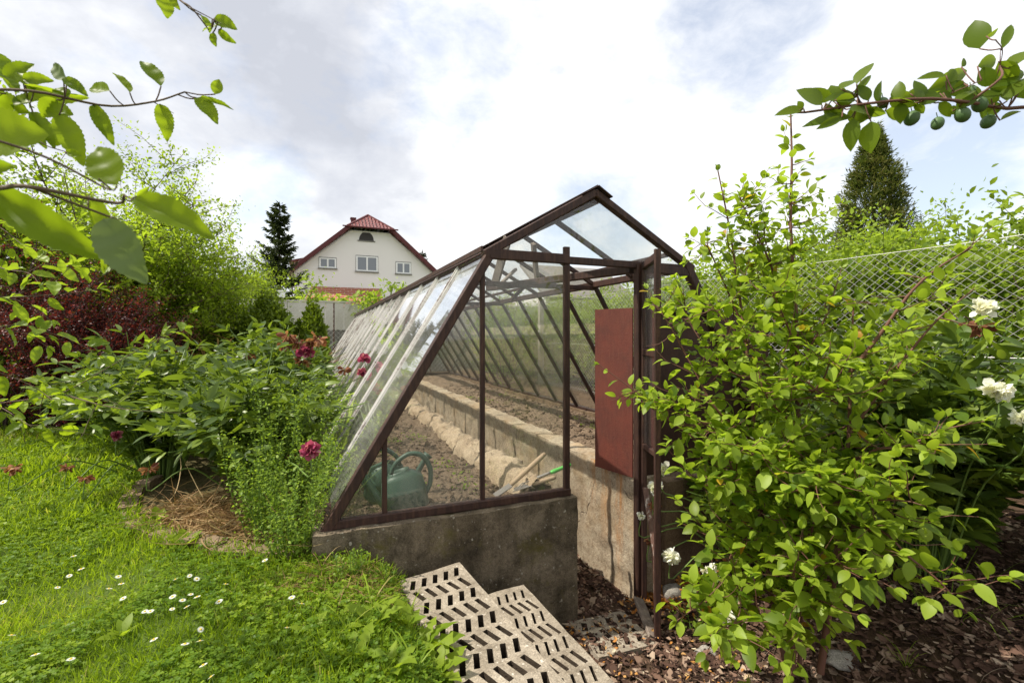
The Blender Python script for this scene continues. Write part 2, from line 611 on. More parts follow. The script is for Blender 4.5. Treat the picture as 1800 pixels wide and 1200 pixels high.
def make_world():
    k = NT('tmp_sky')
    bpy.data.materials.remove(k.m)
    k.m, k.t = world, world.node_tree
    k.t.nodes.clear()
    out = k.n('ShaderNodeOutputWorld')
    sky = k.n('ShaderNodeTexSky', {'sky_type': 'NISHITA', 'sun_disc': False, 'sun_elevation': EL, 'sun_rotation': AZ % (2 * math.pi), 'air_density': 1., 'dust_density': 1.5, 'ozone_density': 1.})
    bs = k.n('ShaderNodeBackground', None, Color=sky, Strength=.15)
    d = k.coord('Generated')
    sx = k.n('ShaderNodeSeparateXYZ')
    k.set(sx.inputs[0], d)
    p = k.mapping(d, (1.75, 1.75, 2.9)).outputs[0]

    def blob(px, py, inner, outer):      # a cloud mass in a given compass direction
        v = norm(W(px, py, 1.) - np.array([0, 0, CAMZ]))
        dt = k.n('ShaderNodeVectorMath', {'operation': 'DOT_PRODUCT'})
        k.set(dt.inputs[0], d)
        dt.inputs[1].default_value = v
        mr = k.n('ShaderNodeMapRange', {'interpolation_type': 'SMOOTHSTEP'})
        k.set(mr.inputs[0], dt.outputs['Value'])
        mr.inputs[1].default_value = math.cos(R(outer))
        mr.inputs[2].default_value = math.cos(R(inner))
        return mr.outputs[0]

    n1 = k.noise(k.mapping(p, (1, 1, 1), (3.1, .7, 0)), 1.3, 9, .55, .15)
    n2 = k.noise(k.mapping(p, (1, 1, 1), (7.7, 2.2, 0)), 5.5, 8, .62, .25)
    cov = k.math('ADD', k.math('MULTIPLY', n1, .45), k.math('MULTIPLY', n2, .55))
    hole = k.math('MULTIPLY', blob(770, 130, 1, 11), .20)
    hole = k.math('ADD', hole, k.math('MULTIPLY', blob(1310, 30, 1, 9), .23))
    hole = k.math('ADD', hole, k.math('MULTIPLY', blob(1660, 300, 1, 8), .26))
    hole = k.math('ADD', hole, k.math('MULTIPLY', blob(1040, 410, 2, 10), .20))
    hole = k.math('ADD', hole, k.math('MULTIPLY', blob(470, 345, 1, 6), .16))
    hole = k.math('ADD', hole, k.math('MULTIPLY', blob(1450, 120, 4, 26), .05))
    cov = k.math('SUBTRACT', k.math('ADD', cov, .13), hole)
    fac = k.ramp(cov, [(.34, .42), (.50, .78), (.60, 1)])
    # grey undersides against sunlit white
    g = k.math('ADD', k.math('MULTIPLY', blob(230, 110, 4, 38), .56), k.math('MULTIPLY', blob(600, 215, 1, 12), .36))
    g = k.math('ADD', g, k.math('MULTIPLY', blob(560, 30, 2, 16), .36))
    n3 = k.noise(k.mapping(p, (1, 1, 1), (1.3, 9.2, 0)), 2.4, 8, .56, .2)
    n4 = k.noise(k.mapping(p, (1, 1, 1), (4.3, 5.2, 0)), 5.2, 8, .56, .2)
    sh = k.math('ADD', k.math('MULTIPLY', k.math('SUBTRACT', n3, .30), .9), k.math('SUBTRACT', g, .30))
    sh = k.math('ADD', sh, k.math('MULTIPLY', k.math('SUBTRACT', n4, .47), 1.45))
    sh = k.math('SUBTRACT', sh, k.math('MULTIPLY', hole, 3.))
    cc = k.ramp(sh, [(.0, (.97, .97, .97)), (.22, (.84, .845, .86)), (.50, (.70, .71, .74)), (.8, (.60, .615, .66)), (1., (.53, .545, .59))])
    bc = k.n('ShaderNodeBackground', None, Color=cc, Strength=.93)
    mx = k.n('ShaderNodeMixShader')
    k.set(mx.inputs[0], k.math('MULTIPLY', fac, .93))
    k.set(mx.inputs[1], bs)
    k.set(mx.inputs[2], bc)
    k.t.links.new(mx.outputs[0], out.inputs[0])


def NT_world_fix():
    pass


make_world()


# ------------------------------------------------------------------ ground
def gh(x, y):
    x, y = np.asarray(x, float), np.asarray(y, float)
    s, t = to_st(x, y)
    h = .03 * fbm(np.stack([x, y, x * 0], -1), .6, 3, 5)
    pit = -.62 * sstep(s, .06, .95) * (1 - .55 * sstep(s, 1.95, 2.7)) * (1 - .45 * sstep(-t, .8, 1.9)) * (1 - .4 * sstep(s, 3, 4.5))
    inside = -.66
    out = np.where(t < .04, h + pit, h + .0)
    right = sstep(s, 3.15, 3.4)
    out = np.where((t >= .04) & (s > .0) & (s < 3.12) & (t < 9.3), inside, out)
    out = np.where((t >= .04) & (s >= 3.12), h - .28 * (1 - sstep(t, .0, 3.)) * (1 - sstep(s, 3.8, 6)), out)
    return out


def GP(px, py, lift=0.):               # where a photo pixel's ray meets the ground
    Y = CAMZ * F / (py - HY)
    for _ in range(25):
        z = float(gh((px - CX) / F * Y, Y)) + lift
        Y = .5 * Y + .5 * (CAMZ - z) * F / (py - HY)
    x = (px - CX) / F * Y
    return np.array([x, Y, float(gh(x, Y)) + lift])


def axis(lo, hi, step, far, grow=1.25):
    a = list(np.arange(lo, hi + 1e-6, step))
    d = step
    while a[-1] < far:
        d *= grow
        a.append(a[-1] + d)
    d = step
    while a[0] > -far:
        d *= grow
        a.insert(0, a[0] - d)
    return np.array(a)


BED = np.array([(-.96, 2.42), (-1.28, 2.45), (-1.74, 2.60), (-2.2, 2.83), (-2.53, 3.2), (-2.75, 3.8), (-3.6, 5.2), (-5.2, 8.0), (-3.3, 8.6)])


def inpoly(x, y, P):
    r = np.zeros(np.shape(x), bool)
    for i in range(len(P)):
        (x0, y0), (x1, y1) = P[i], P[(i + 1) % len(P)]
        c = ((y0 > y) != (y1 > y)) & (x < (x1 - x0) * (y - y0) / (y1 - y0 + 1e-12) + x0)
        r ^= c
    return r


gx, gy = axis(-4.2, 4.6, .055, 900), axis(.6, 5.5, .055, 900)
X, Y = np.meshgrid(gx, gy)
Z = gh(X, Y)
S_, T_ = to_st(X, Y)
near = (np.abs(X) < 8) & (Y < 12) & (Y > 0)
Z = Z + np.where(near, .012 * fbm(np.stack([X, Y, X * 0], -1), 9., 3, 2), 0)
b = MB()
ny, nx = X.shape
i = (np.arange(ny - 1)[:, None] * nx + np.arange(nx - 1)[None, :]).reshape(-1)
mul = sstep(S_ + .1 * fbm(np.stack([X, Y, X * 0], -1), 2., 3, 9), .45, .75) * (S_ < 60)
mul = np.where(inpoly(X, Y, BED), .75, mul)
mul = np.where(S_ > 6.0, 0, mul)
b.add(np.stack([X, Y, Z], -1).reshape(-1, 3), np.stack([i, i + 1, i + nx + 1, i + nx], -1), mul.reshape(-1))
k = NT('garden_ground')
co = k.coord()
a = k.n('ShaderNodeAttribute', {'attribute_name': 'rnd'}).outputs['Fac']
n1, n2, n3 = k.noise(co, 3., 6, .6), k.noise(co, 24., 6, .7), k.noise(co, 1.2, 3)
grass = k.mix(n2, (.05, .085, .014), (.10, .14, .025))
soil = k.mix(k.ramp(n2, [(.35, 0), (.65, 1)]), (.045, .026, .016), (.13, .08, .05))
soil = k.mix(k.ramp(n1, [(.45, 0), (.6, .6)]), soil, (.06, .04, .028))
base = k.mix(k.math('ADD', a, k.math('MULTIPLY', k.math('SUBTRACT', n1, .5), .4), clamp=True), grass, soil)
MAT['ground'] = k.link(k.bsdf(base, .95, k.bump(n2, .9, .02), .15))
b.build('ground', MAT['ground'], smooth=True, kind='structure')


# ------------------------------------------------------------------ concrete walls of the greenhouse pit
def gridbox(mb, lo, hi, step=.04, amp=.008, sc=6., seed=1, low=0.):
    lo, hi = np.array(lo, float), np.array(hi, float)
    nn = np.maximum(1, np.minimum(260, np.round((hi - lo) / step))).astype(int)
    for ax in range(3):
        u, v = [q for q in range(3) if q != ax]
        for side in (0, 1):
            A, B = np.meshgrid(np.linspace(lo[u], hi[u], nn[u] + 1), np.linspace(lo[v], hi[v], nn[v] + 1))
            P = np.zeros(A.shape + (3,))
            P[..., u], P[..., v], P[..., ax] = A, B, (hi if side else lo)[ax]
            D = np.stack([fbm(P + 31.7 * q, sc, 4, seed) for q in range(3)], -1) * amp
            D += np.stack([fbm(P + 9.1 * q, 1.6, 2, seed) for q in range(3)], -1) * amp * low
            P = P + D
            m, n = A.shape
            i = (np.arange(m - 1)[:, None] * n + np.arange(n - 1)[None]).reshape(-1)
            f = np.stack([i, i + 1, i + n + 1, i + n], -1)
            if (side == 0) != (ax == 1):
                f = f[:, ::-1]
            mb.add(P.reshape(-1, 3), f)
    return mb


GL = (P0[0], P0[1], 0)
SE, ZE, SA, ZA, SER, SBR, ZS, LEN, NB = .856, 1.568, 1.545, 1.975, 2.284, 3.14, .16, 9.36, 16
DT = LEN / NB
SP, SH = 1.346, 1.873


def wall(name, mat, lo, hi, label, amp=.008, step=.04, sc=6., low=.5, seed=1, cat='wall'):
    return gridbox(MB(), lo, hi, step, amp, sc, seed, low).build(name, MAT[mat], loc=GL, rot=TH, smooth=True, label=label, cat=cat)


wall('foundation_wall', 'front_wall', (-.085, -.075, -.95), (1.385, .10, .135), 'dark mossy concrete foundation wall under the front glass of the greenhouse', .006, .025, 9.)
wall('foundation_wall', 'base_wall', (2.06, -.05, -.9), (3.22, .10, .14), 'brown concrete foundation wall behind the leafy shrub right of the door', .006, .04)
wall('retaining_wall', 'aisle_wall', (SH, .0, -.9), (2.06, LEN, .172), 'pale rust streaked concrete wall along the right side of the sunken aisle', .013, .03, 9., .5)
wall('retaining_wall', 'aisle_wall', (1.20, .105, -.9), (SP + .02, LEN, .06), 'shaded concrete wall under the rough kerb left of the aisle', .008, .06)
wall('foundation_wall', 'base_wall', (-.10, .105, -.4), (.05, LEN, .135), 'low concrete foundation under the long left glass side', .006, .06)
wall('foundation_wall', 'base_wall', (3.08, .105, -.9), (3.24, LEN, .155), 'brown concrete foundation under the long right glass side', .012, .05)
wall('foundation_wall', 'base_wall', (-.1, LEN + .005, -.9), (3.24, LEN + .14, .14), 'low concrete foundation across the far end of the greenhouse', .008, .08)

# rough kerb between the left bed and the aisle, with a heap of spilled mortar
kt, kw = 700, 22
tt = np.linspace(.11, LEN - .05, kt)
ww = np.linspace(0, 1, kw)
TT, WW = np.meshgrid(tt, ww, indexing='ij')
prof = np.sin(math.pi * np.clip(WW, .0, 1)) ** .45
wob = .028 * fbm(np.stack([TT, TT * 0, TT * 0], -1), 1.7, 3, 4)
ss = 1.09 + .24 * WW + wob * (1 - WW)
hh = .05 + .125 * prof * (1 + .10 * fbm(np.stack([TT, ss, TT * 0], -1), 2., 3, 8) + .16 * fbm(np.stack([TT, ss, TT * 0], -1), 11., 4, 18))
hh += .045 * np.exp(-((TT - .62) / .36) ** 2) * prof + .03 * prof * np.abs(fbm(np.stack([TT, ss, TT * 0], -1), 7., 3, 28))
hh += .016 * fbm(np.stack([TT, ss, hh], -1), 24., 4, 3)
ss = ss + .02 * fbm(np.stack([TT, ss, hh * 3], -1), 13., 3, 33)
b = MB()
i = (np.arange(kt - 1)[:, None] * kw + np.arange(kw - 1)[None]).reshape(-1)
b.add(np.stack([ss, TT, hh], -1).reshape(-1, 3), np.stack([i, i + 1, i + kw + 1, i + kw], -1))
b.build('kerb', MAT['kerb'], loc=GL, rot=TH, smooth=True, label='rough lumpy concrete kerb between the left soil bed and the aisle', cat='kerb')


# soil beds
def soil_bed(name, s0, s1, z, seed):
    ns, nt = int((s1 - s0) / .022), 330
    tt = .105 + (LEN - .11) * np.linspace(0, 1, nt) ** 1.35
    A, B = np.meshgrid(np.linspace(s0, s1, ns), tt)
    P = np.stack([A, B, A * 0], -1)
    H = z + .022 * fbm(P, 3., 3, seed) + .016 * fbm(P, 16, 3, seed + 2) + .012 * np.abs(fbm(P, 38, 3, seed + 4))
    m, n = A.shape
    i = (np.arange(m - 1)[:, None] * n + np.arange(n - 1)[None]).reshape(-1)
    mb = MB()
    mb.add(np.stack([A, B, H], -1).reshape(-1, 3), np.stack([i, i + 1, i + n + 1, i + n], -1))
    k_ = 2600
    t_ = .12 + 6.5 * rng.uniform(0, 1, k_) ** 1.7
    s_ = rng.uniform(s0 + .02, s1 - .02, k_)
    Pc = np.stack([s_, t_, s_ * 0], -1)
    hc = z + .022 * fbm(Pc, 3., 3, seed) + .016 * fbm(Pc, 16, 3, seed + 2) + .008
    clods(mb, np.stack([s_, t_, hc], -1), rng.uniform(.006, .022, k_) * (rng.uniform(0, 1, k_) ** 2 * .9 + .45))
    return mb.build(name, MAT['soil'], loc=GL, rot=TH, smooth=True, kind='structure')


OCT_V = np.array([(1, 0, 0), (-1, 0, 0), (0, 1, 0), (0, -1, 0), (0, 0, 1), (0, 0, -1)], float)
OCT_F = np.array([(0, 2, 4), (2, 1, 4), (1, 3, 4), (3, 0, 4), (2, 0, 5), (1, 2, 5), (3, 1, 5), (0, 3, 5)])


def clods(mb, pos, size, r=None):
    m = len(pos)
    v = OCT_V[None] * (1 + .35 * rng.normal(size=(m, 6, 1))) * rng.uniform(.6, 1.3, (m, 1, 3)) * size[:, None, None] + .3 * size[:, None, None] * rng.normal(size=(m, 6, 3)) + pos[:, None]
    f = (OCT_F[None] + (np.arange(m) * 6)[:, None, None]).reshape(-1, 3)
    mb.add(v.reshape(-1, 3), f, np.repeat(rng.uniform(0, 1, m) if r is None else r, 6))


k = NT('bed_soil')
co = k.coord()
n1, n2 = k.noise(co, 3., 5), k.noise(co, 45., 6, .7)
base = k.mix(k.ramp(n2, [(.35, 0), (.65, 1)]), (.10, .068, .045), (.30, .215, .15))
base = k.mix(k.ramp(n1, [(.4, 0), (.65, .6)]), base, (.14, .10, .07))
MAT['soil'] = k.link(k.bsdf(base, .97, k.bump(n2, 1., .02), .1))
soil_bed('soil', .03, 1.15, .075, 3)
soil_bed('soil', 2.05, 3.1, .105, 13)

# ------------------------------------------------------------------ greenhouse
MAT['rail_old'] = rust_mat('scaling_rail', (.12, .06, .04), (.07, .03, .022), (.16, .10, .07), (.45, .40, .35), .58)
gr = empty('greenhouse', GL, 'old rusty greenhouse with slanted glass walls and a pitched glass roof', 'greenhouse', rot=TH)


def gpart(mb, name, mat, parent=None, label=None, smooth=False):
    return mb.build(name, MAT[mat], parent or gr, smooth=smooth, label=label)


def pane(pts, mat='glass_side', th=.004, wob=.003, parent=None):
    P = np.array(pts, float)
    n = norm(np.cross(P[1] - P[0], P[2] - P[0]))
    P = P + n * rng.uniform(-wob, wob, (len(P), 1))
    n_ = len(P)
    v = np.vstack([P - n * th / 2, P + n * th / 2])
    f = [tuple(range(n_ - 1, -1, -1)), tuple(range(n_, 2 * n_))] + [(i, (i + 1) % n_, n_ + (i + 1) % n_, n_ + i) for i in range(n_)]
    return gpart(MB().add(v, f), 'glass_pane', mat, parent)


NLW = norm(np.array([-(ZE - ZS), 0, SE]))     # outward normals
NRW = NLW * [-1, 1, 1]
NLR = norm(np.array([-(ZA - ZE), 0, SA - SE]))
NRR = NLR * [-1, 1, 1]
# front frame
b = MB()
b.bar((-.02, 0, ZS - .005), (SP + .02, 0, ZS - .005), .05, .045)
gpart(b, 'sill_rail', 'frame')
gpart(MB().bar((-.03, -.005, ZS - .05), (SE + .008, -.005, ZE + .02), .045, .052, NLW), 'corner_post', 'frame')
gpart(MB().bar((SBR + .03, 0, ZS - .05), (SER - .01, 0, ZE + .02), .06, .062, NRW), 'corner_post', 'frame')
gpart(MB().bar((SE - .04, -.004, ZE - .005), (SA + .0, -.004, ZA + .02), .05, .05, NLR), 'rafter', 'frame')
gpart(MB().bar((SER + .04, -.004, ZE - .005), (SA - .0, -.004, ZA + .02), .05, .045, NRR), 'rafter', 'frame')
b = MB()
b.bar((SE - .01, -.012, ZE), (SP + .01, -.012, ZE), .035, .058)
b.bar((SP - .02, -.006, ZE - .005), (SER + .02, -.006, ZE - .005), .032, .044)
b.bar((SH + .0, -.012, ZE - .02), (SER - .0, -.012, ZE - .035), .03, .05)
gpart(b, 'top_beam', 'frame')
zl = lambda s: ZS + (ZE - ZS) * s / SE
gpart(MB().bar((.267, .004, ZS + .015), (.267, .004, zl(.267) - .01), .026, .022, (0, 1, 0)), 'mullion', 'frame')
gpart(MB().bar((.808, .004, ZS + .015), (.808, .004, zl(.808) - .01), .028, .022, (0, 1, 0)), 'mullion', 'frame')
gpart(MB().bar((SP, -.004, ZS - .02), (SP, -.004, ZE + .075), .038, .028, (0, 1, 0)), 'door_post', 'frame')
gpart(MB().bar((SH, -.01, -.72), (SH, -.01, ZE + .0), .042, .05, (0, 1, 0)), 'door_post', 'frame')
gpart(MB().bar((SH + .03, .01, ZS - .02), (SH + .045, .01, ZE - .05), .016, .02, (0, 1, 0)), 'hinge_strip', 'frame_white')
# front panes
e = .012
pane([(.03, 0, ZS + .012), (.267 - e, 0, ZS + .012), (.267 - e, 0, zl(.267 - e) - .03)], 'glass_dirty')
pane([(.267 + e, 0, ZS + .012), (.808 - e, 0, ZS + .012), (.808 - e, 0, zl(.808 - e) - .03), (.267 + e, 0, zl(.267 + e) - .03)], 'glass')
pane([(.808 + e, 0, ZS + .012), (SP - .02, 0, ZS + .012), (SP - .02, 0, ZE - .03), (SE, 0, ZE - .03), (.808 + e, 0, zl(.808 + e) - .03)], 'glass_dirty')
pane([(SE + .05, 0, ZE + .03), (SER - .05, 0, ZE + .02), (SA, 0, ZA - .02)], 'glass_gable')
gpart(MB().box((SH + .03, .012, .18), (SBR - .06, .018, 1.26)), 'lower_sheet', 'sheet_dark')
gpart(MB().bar((SH + .02, .0, 1.27), (SBR - .68, .0, 1.27), .03, .03), 'mid_rail', 'frame')
pane([(SH + .04, .0, 1.29), (SER + .12, .0, 1.29), (SER - .02, .0, ZE - .06), (SH + .04, .0, ZE - .06)], 'glass_dirty')
# upright red-brown sheet standing in the doorway beside the hinge post
q0, q1 = to_st(.805, 3.135), to_st(.60, 3.437)
P = [(q0[0], q0[1] + .02, .168), (q1[0], q1[1], .168), (q1[0], q1[1], 1.292), (q0[0], q0[1] + .02, 1.288)]
P = np.array(P)
n_ = norm(np.cross(P[1] - P[0], P[2] - P[0])) * .004
b = MB().add(np.vstack([P - n_, P + n_]), [(3, 2, 1, 0), (4, 5, 6, 7), (0, 1, 5, 4), (1, 2, 6, 5), (2, 3, 7, 6), (3, 0, 4, 7)])
gpart(b, 'metal_panel', 'sheet', label='smooth red brown sheet panel')
# long rails
gpart(MB().bar((0, .03, ZS - .004), (0, LEN, ZS - .004), .05, .04), 'base_rail', 'frame')
gpart(MB().bar((SBR, .03, ZS + .01), (SBR, LEN, ZS + .01), .05, .04), 'base_rail', 'frame')
b = MB()
b.bar((SE, .03, ZE), (SE, LEN, ZE), .05, .055)
b.bar((SE - .05, .0, ZE + .03), (SE - .05, LEN, ZE + .03), .012, .03)
gpart(b, 'eave_rail', 'frame')
gpart(MB().bar((SER, .03, ZE), (SER, LEN, ZE), .05, .055), 'eave_rail', 'frame')
gpart(MB().bar((SER - .14, .03, ZE + .085), (SER - .14, LEN, ZE + .085), .025, .03), 'purlin', 'frame')
b = MB().bar((SA, -.0, ZA - .01), (SA, LEN, ZA - .01), .05, .07)
b.bar((SA - .055, -.05, ZA + .026), (SA - .055, LEN + .02, ZA + .026), .12, .006, NLR)
b.bar((SA + .055, -.05, ZA + .026), (SA + .055, LEN + .02, ZA + .026), .12, .006, NRR)
gpart(b, 'ridge', 'frame')
for i in range(1, NB + 1):
    t = i * DT - (.03 if i == NB else 0)
    b = MB().bar(np.array([.0, t, ZS]) + NLW * .004, np.array([SE, t, ZE]) + NLW * .004, .042, .032, NLW)
    b.bar(np.array([.02, t, ZS + .01]) + NLW * .026, np.array([SE, t, ZE - .01]) + NLW * .026, .014, .016, NLW)
    gpart(b, 'glazing_bar', 'frame_white')
    gpart(MB().bar((SBR, t, ZS), (SER, t, ZE), .032, .036, NRW), 'glazing_bar', 'frame')
    gpart(MB().bar((SE, t, ZE), (SA, t, ZA), .03, .036, NLR), 'glazing_bar', 'frame')
    gpart(MB().bar((SER, t, ZE), (SA, t, ZA), .03, .036, NRR), 'glazing_bar', 'frame')
for i in range(NB):
    a0, a1 = i * DT + (.03 if i == 0 else .012), (i + 1) * DT - .012
    o = NLW * .012
    pane([np.array(q) + o for q in [(.02, a1, ZS + .03), (.02, a0, ZS + .03), (SE - .0, a0, ZE), (SE - .0, a1, ZE)]], 'glass_side', wob=.004)
    o = NRW * .012
    pane([np.array(q) + o for q in [(SBR - .02, a0, ZS + .03), (SBR - .02, a1, ZS + .03), (SER + .0, a1, ZE), (SER + .0, a0, ZE)]], 'glass_dirty')
    o = NLR * .022
    pane([np.array(q) + o for q in [(SE - .07, a1, ZE - .045), (SE - .07, a0 - .03, ZE - .045), (SA - .03, a0 - .03, ZA - .02), (SA - .03, a1, ZA - .02)]], 'glass_gable')
    if i not in (1,):
        o = NRR * .022
        pane([np.array(q) + o for q in [(SER + .05, a0 - .02, ZE - .03), (SER + .05, a1, ZE - .03), (SA + .03, a1, ZA - .02), (SA + .03, a0 - .02, ZA - .02)]], 'glass_gable')
# far end
b = MB()
for s_ in (SE, SA, SER):
    b.bar((s_, LEN, ZS), (s_, LEN, ZE if s_ != SA else ZA), .035, .04, (0, 1, 0))
b.bar((SE, LEN - .01, ZE), (SER, LEN - .01, ZE), .04, .05)
b.bar((0, LEN, ZS), (SBR, LEN, ZS), .04, .04)
gpart(b, 'end_frame', 'frame')
for q in ([(.03, LEN, ZS + .02), (SE - .02, LEN, ZS + .02), (SE - .02, LEN, ZE - .04)], [(SE + .02, LEN, ZS + .02), (SA - .02, LEN, ZS + .02), (SA - .02, LEN, ZE - .03), (SE + .02, LEN, ZE - .03)],
          [(SA + .02, LEN, ZS + .02), (SER - .02, LEN, ZS + .02), (SER - .02, LEN, ZE - .03), (SA + .02, LEN, ZE - .03)], [(SER + .02, LEN, ZS + .02), (SBR - .03, LEN, ZS + .02), (SER + .02, LEN, ZE - .04)],
          [(SE + .04, LEN, ZE + .03), (SER - .04, LEN, ZE + .03), (SA, LEN, ZA - .04)]):
    pane(q, 'glass_dirty')
# vent stays and bracing under the roof
gpart(MB().bar((SH - .02, .03, ZE - .03), (1.42, 1.62, ZE - .02), .05, .055), 'brace', 'frame')
gpart(MB().bar((SE, 2 * DT, ZE - .03), (SER, 2 * DT, ZE - .03), .035, .04), 'cross_tie', 'frame')
gpart(MB().bar((SE, 6 * DT, ZE - .03), (SER, 6 * DT, ZE - .03), .035, .04), 'cross_tie', 'frame')
gpart(MB().bar((SE, 10 * DT, ZE - .03), (SER, 10 * DT, ZE - .03), .035, .04), 'cross_tie', 'frame')
gpart(MB().bar((1.44, 1.50, ZE - .0), (1.34, .95, 1.86), .10, .02, (1, 0, .3)), 'vent_board', 'oldwood')
gpart(MB().bar((1.62, .98, ZE - .02), (1.50, .80, 1.82), .045, .03, (1, 0, .3)), 'vent_stay', 'oldwood')
gpart(MB().bar((1.47, 1.46, ZE - .01), (1.70, 1.62, ZE + .17), .03, .025), 'vent_stay', 'oldwood')
gpart(MB().bar((1.60, 1.1, ZE - .01), (1.52, 1.3, ZE - .15), .025, .025), 'vent_stay', 'frame')

# door, swung out towards the camera
dq0 = np.array([SH + .012, -.055, 0])
fx, fy = to_st(.822, 2.70)
dq1 = np.array([fx, fy, 0])
dd = norm(dq1 - dq0)
dn = np.array([-dd[1], dd[0], 0])
ZT, ZB = 1.572, -.65


def dp(u, z):
    p_ = dq0 + (dq1 - dq0) * u
    return np.array([p_[0], p_[1], z])


b = MB()
b.bar(dp(0, ZB + .02), dp(0, ZT), .035, .03, dn)
b.bar(dp(1, ZB), dp(1, ZT + .02), .03, .036, dn)
b.bar(dp(.03, ZT - .02), dp(.97, ZT - .02), .035, .045)
b.bar(dp(.03, 1.0), dp(.97, 1.0), .032, .04)
b.bar(dp(.03, .40), dp(.97, .43), .03, .03)
door = gpart(b, 'door', 'frame', label='glazed door swung open outwards')
for z0, z1 in ((1.03, ZT - .05), (.43, .98)):
    pane([dp(.05, z0), dp(.96, z0), dp(.96, z1), dp(.05, z1)], 'glass_door', parent=door)
for z in (-.45, .7, 1.45):
    gpart(MB().tube([dp(-.035, z), dp(-.035, z + .1)], .011, 8), 'hinge', 'frame', door)
# broken lower sheet of the door
b = MB().bar(dp(.10, .14), dp(.95, -.16), .012, .034, dn)
b.bar(dp(.62, -.06), dp(.94, -.60), .006, .05, dd)
gpart(b, 'broken_rail', 'rail_old', door, 'snapped and peeling lower rail')

# plank fallen against the door foot
b = MB().bar(W(1122, 1052, 3.0), W(1150, 1122, 2.70), .065, .022, (0.3, -1, .5))
b.build('plank', MAT['oldwood'], label='dark weathered board lying against the foot of the open door', cat='board', origin=W(1150, 1122, 2.7))


# ------------------------------------------------------------------ slotted concrete slabs used as steps
def slotted_slab(name, wdt, lng, th, rows, label, loc, rot, tilt, cols=5):
    mb = MB()
    mx, my = .022, .03
    cw, rh = (wdt - 2 * mx) / cols, (lng - 2 * my) / rows
    xs = [0, mx] + [mx + cw * (i + 1) for i in range(cols)] + [wdt]
    ys = [0, my] + [my + rh * (i + 1) for i in range(rows)] + [lng]
    dz = lambda P: .004 * fbm(np.asarray(P, float) + rot * 9, 11., 3, 4)
    for i in range(len(xs) - 1):
        for j in range(len(ys) - 1):
            x0, x1, y0, y1 = xs[i], xs[i + 1], ys[j], ys[j + 1]
            O = [(x0, y0), (x1, y0), (x1, y1), (x0, y1)]
            hole = 0 < i < len(xs) - 2 and 0 < j < len(ys) - 2
            if not hole:
                for z, fl in ((0, 0), (-th, 1)):
                    P = np.array([(x, y, z) for x, y in O])
                    P[:, 2] += dz(P * [1, 1, 0])
                    mb.add(P, [(0, 1, 2, 3)] if not fl else [(3, 2, 1, 0)])
                continue
            c = np.array([(x0 + x1) / 2, (y0 + y1) / 2])
            hw, hl = cw * .205, rh * .38
            ang = R(-20) if (j % 2) else R(15)
            if ang > 0:
                hl *= 1.1
            ca, sa = math.cos(ang), math.sin(ang)
            I = [(c[0] + ca * px - sa * py, c[1] + sa * px + ca * py) for px, py in ((-hw, -hl), (hw, -hl), (hw, hl), (-hw, hl))]
            I2 = [(min(max(c[0] + (px - c[0]) * 2.2, x0 + .002), x1 - .002), min(max(c[1] + (py - c[1]) * 1.18, y0 + .002), y1 - .002)) for px, py in I]
            for z, fl in ((0, 0), (-th, 1)):
                P = np.array([(x, y, z) for x, y in O + (I2 if fl else I)])
                P[:, 2] += dz(P * [1, 1, 0])
                f = [(q, (q + 1) % 4, 4 + (q + 1) % 4, 4 + q) for q in range(4)]
                mb.add(P, f if not fl else [t_[::-1] for t_ in f])
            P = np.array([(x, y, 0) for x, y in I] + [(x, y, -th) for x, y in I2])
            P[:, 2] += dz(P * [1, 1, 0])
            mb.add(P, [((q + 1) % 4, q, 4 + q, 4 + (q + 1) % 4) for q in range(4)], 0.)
    for i in range(len(xs) - 1):
        for y, fl in ((0, 0), (lng, 1)):
            P = np.array([(xs[i], y, 0), (xs[i + 1], y, 0), (xs[i + 1], y, -th), (xs[i], y, -th)])
            P[:, 2] += dz(P * [1, 1, 0])
            mb.add(P, [(3, 2, 1, 0)] if not fl else [(0, 1, 2, 3)])
    for j in range(len(ys) - 1):
        for x, fl in ((0, 0), (wdt, 1)):
            P = np.array([(x, ys[j], 0), (x, ys[j + 1], 0), (x, ys[j + 1], -th), (x, ys[j], -th)])
            P[:, 2] += dz(P * [1, 1, 0])
            mb.add(P, [(0, 1, 2, 3)] if not fl else [(3, 2, 1, 0)])
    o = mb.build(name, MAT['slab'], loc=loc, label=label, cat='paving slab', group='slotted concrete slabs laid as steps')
    o.rotation_euler = (tilt[0], tilt[1], rot)
    return o


# slab origin is its far left corner; length runs towards the camera (local -y after the half turn)
def place_slab(tl, tr, lng, rows, label, cols=5):
    tl, tr = np.array(tl), np.array(tr)
    v = tr - tl
    rz = math.atan2(v[1], v[0])
    wd = math.hypot(v[0], v[1])
    near_left = tl + lng * np.array([math.sin(rz), -math.cos(rz), 0])
    ry = -math.atan2(v[2], wd)
    return slotted_slab('paving_slab', wd, lng, .10, rows, label, near_left, rz, (0, ry), cols)


SL1 = (W(700, 1021, 2.35), W(808, 988, 2.50))
place_slab(*SL1, 1.02, 9, 'upper slotted concrete slab half overgrown by dandelion leaves')
SL2 = (W(838, 1049, 2.45), W(920, 1026, 2.56))
place_slab(*SL2, 1.02, 9, 'lower slotted concrete slab beside the dark foundation wall')
place_slab(W(1000, 1092, 2.83), W(1094, 1072, 2.96), .34, 3, 'half buried grey slotted slab in the bark chips at the doorway', 4)

# ------------------------------------------------------------------ house and background buildings
HO = np.array([(517 - CX) / F * 33., 33.])


def hp(px, py, t=0.):                   # pixel -> (s, z) on the house's gable plane
    r = (px - CX) / F
    X0, Y0 = HO[0] - ST * t, HO[1] + CT * t
    s = (r * Y0 - X0) / (CT - r * ST)
    Yd = Y0 + ST * s
    return s, CAMZ + (HY - py) / F * Yd


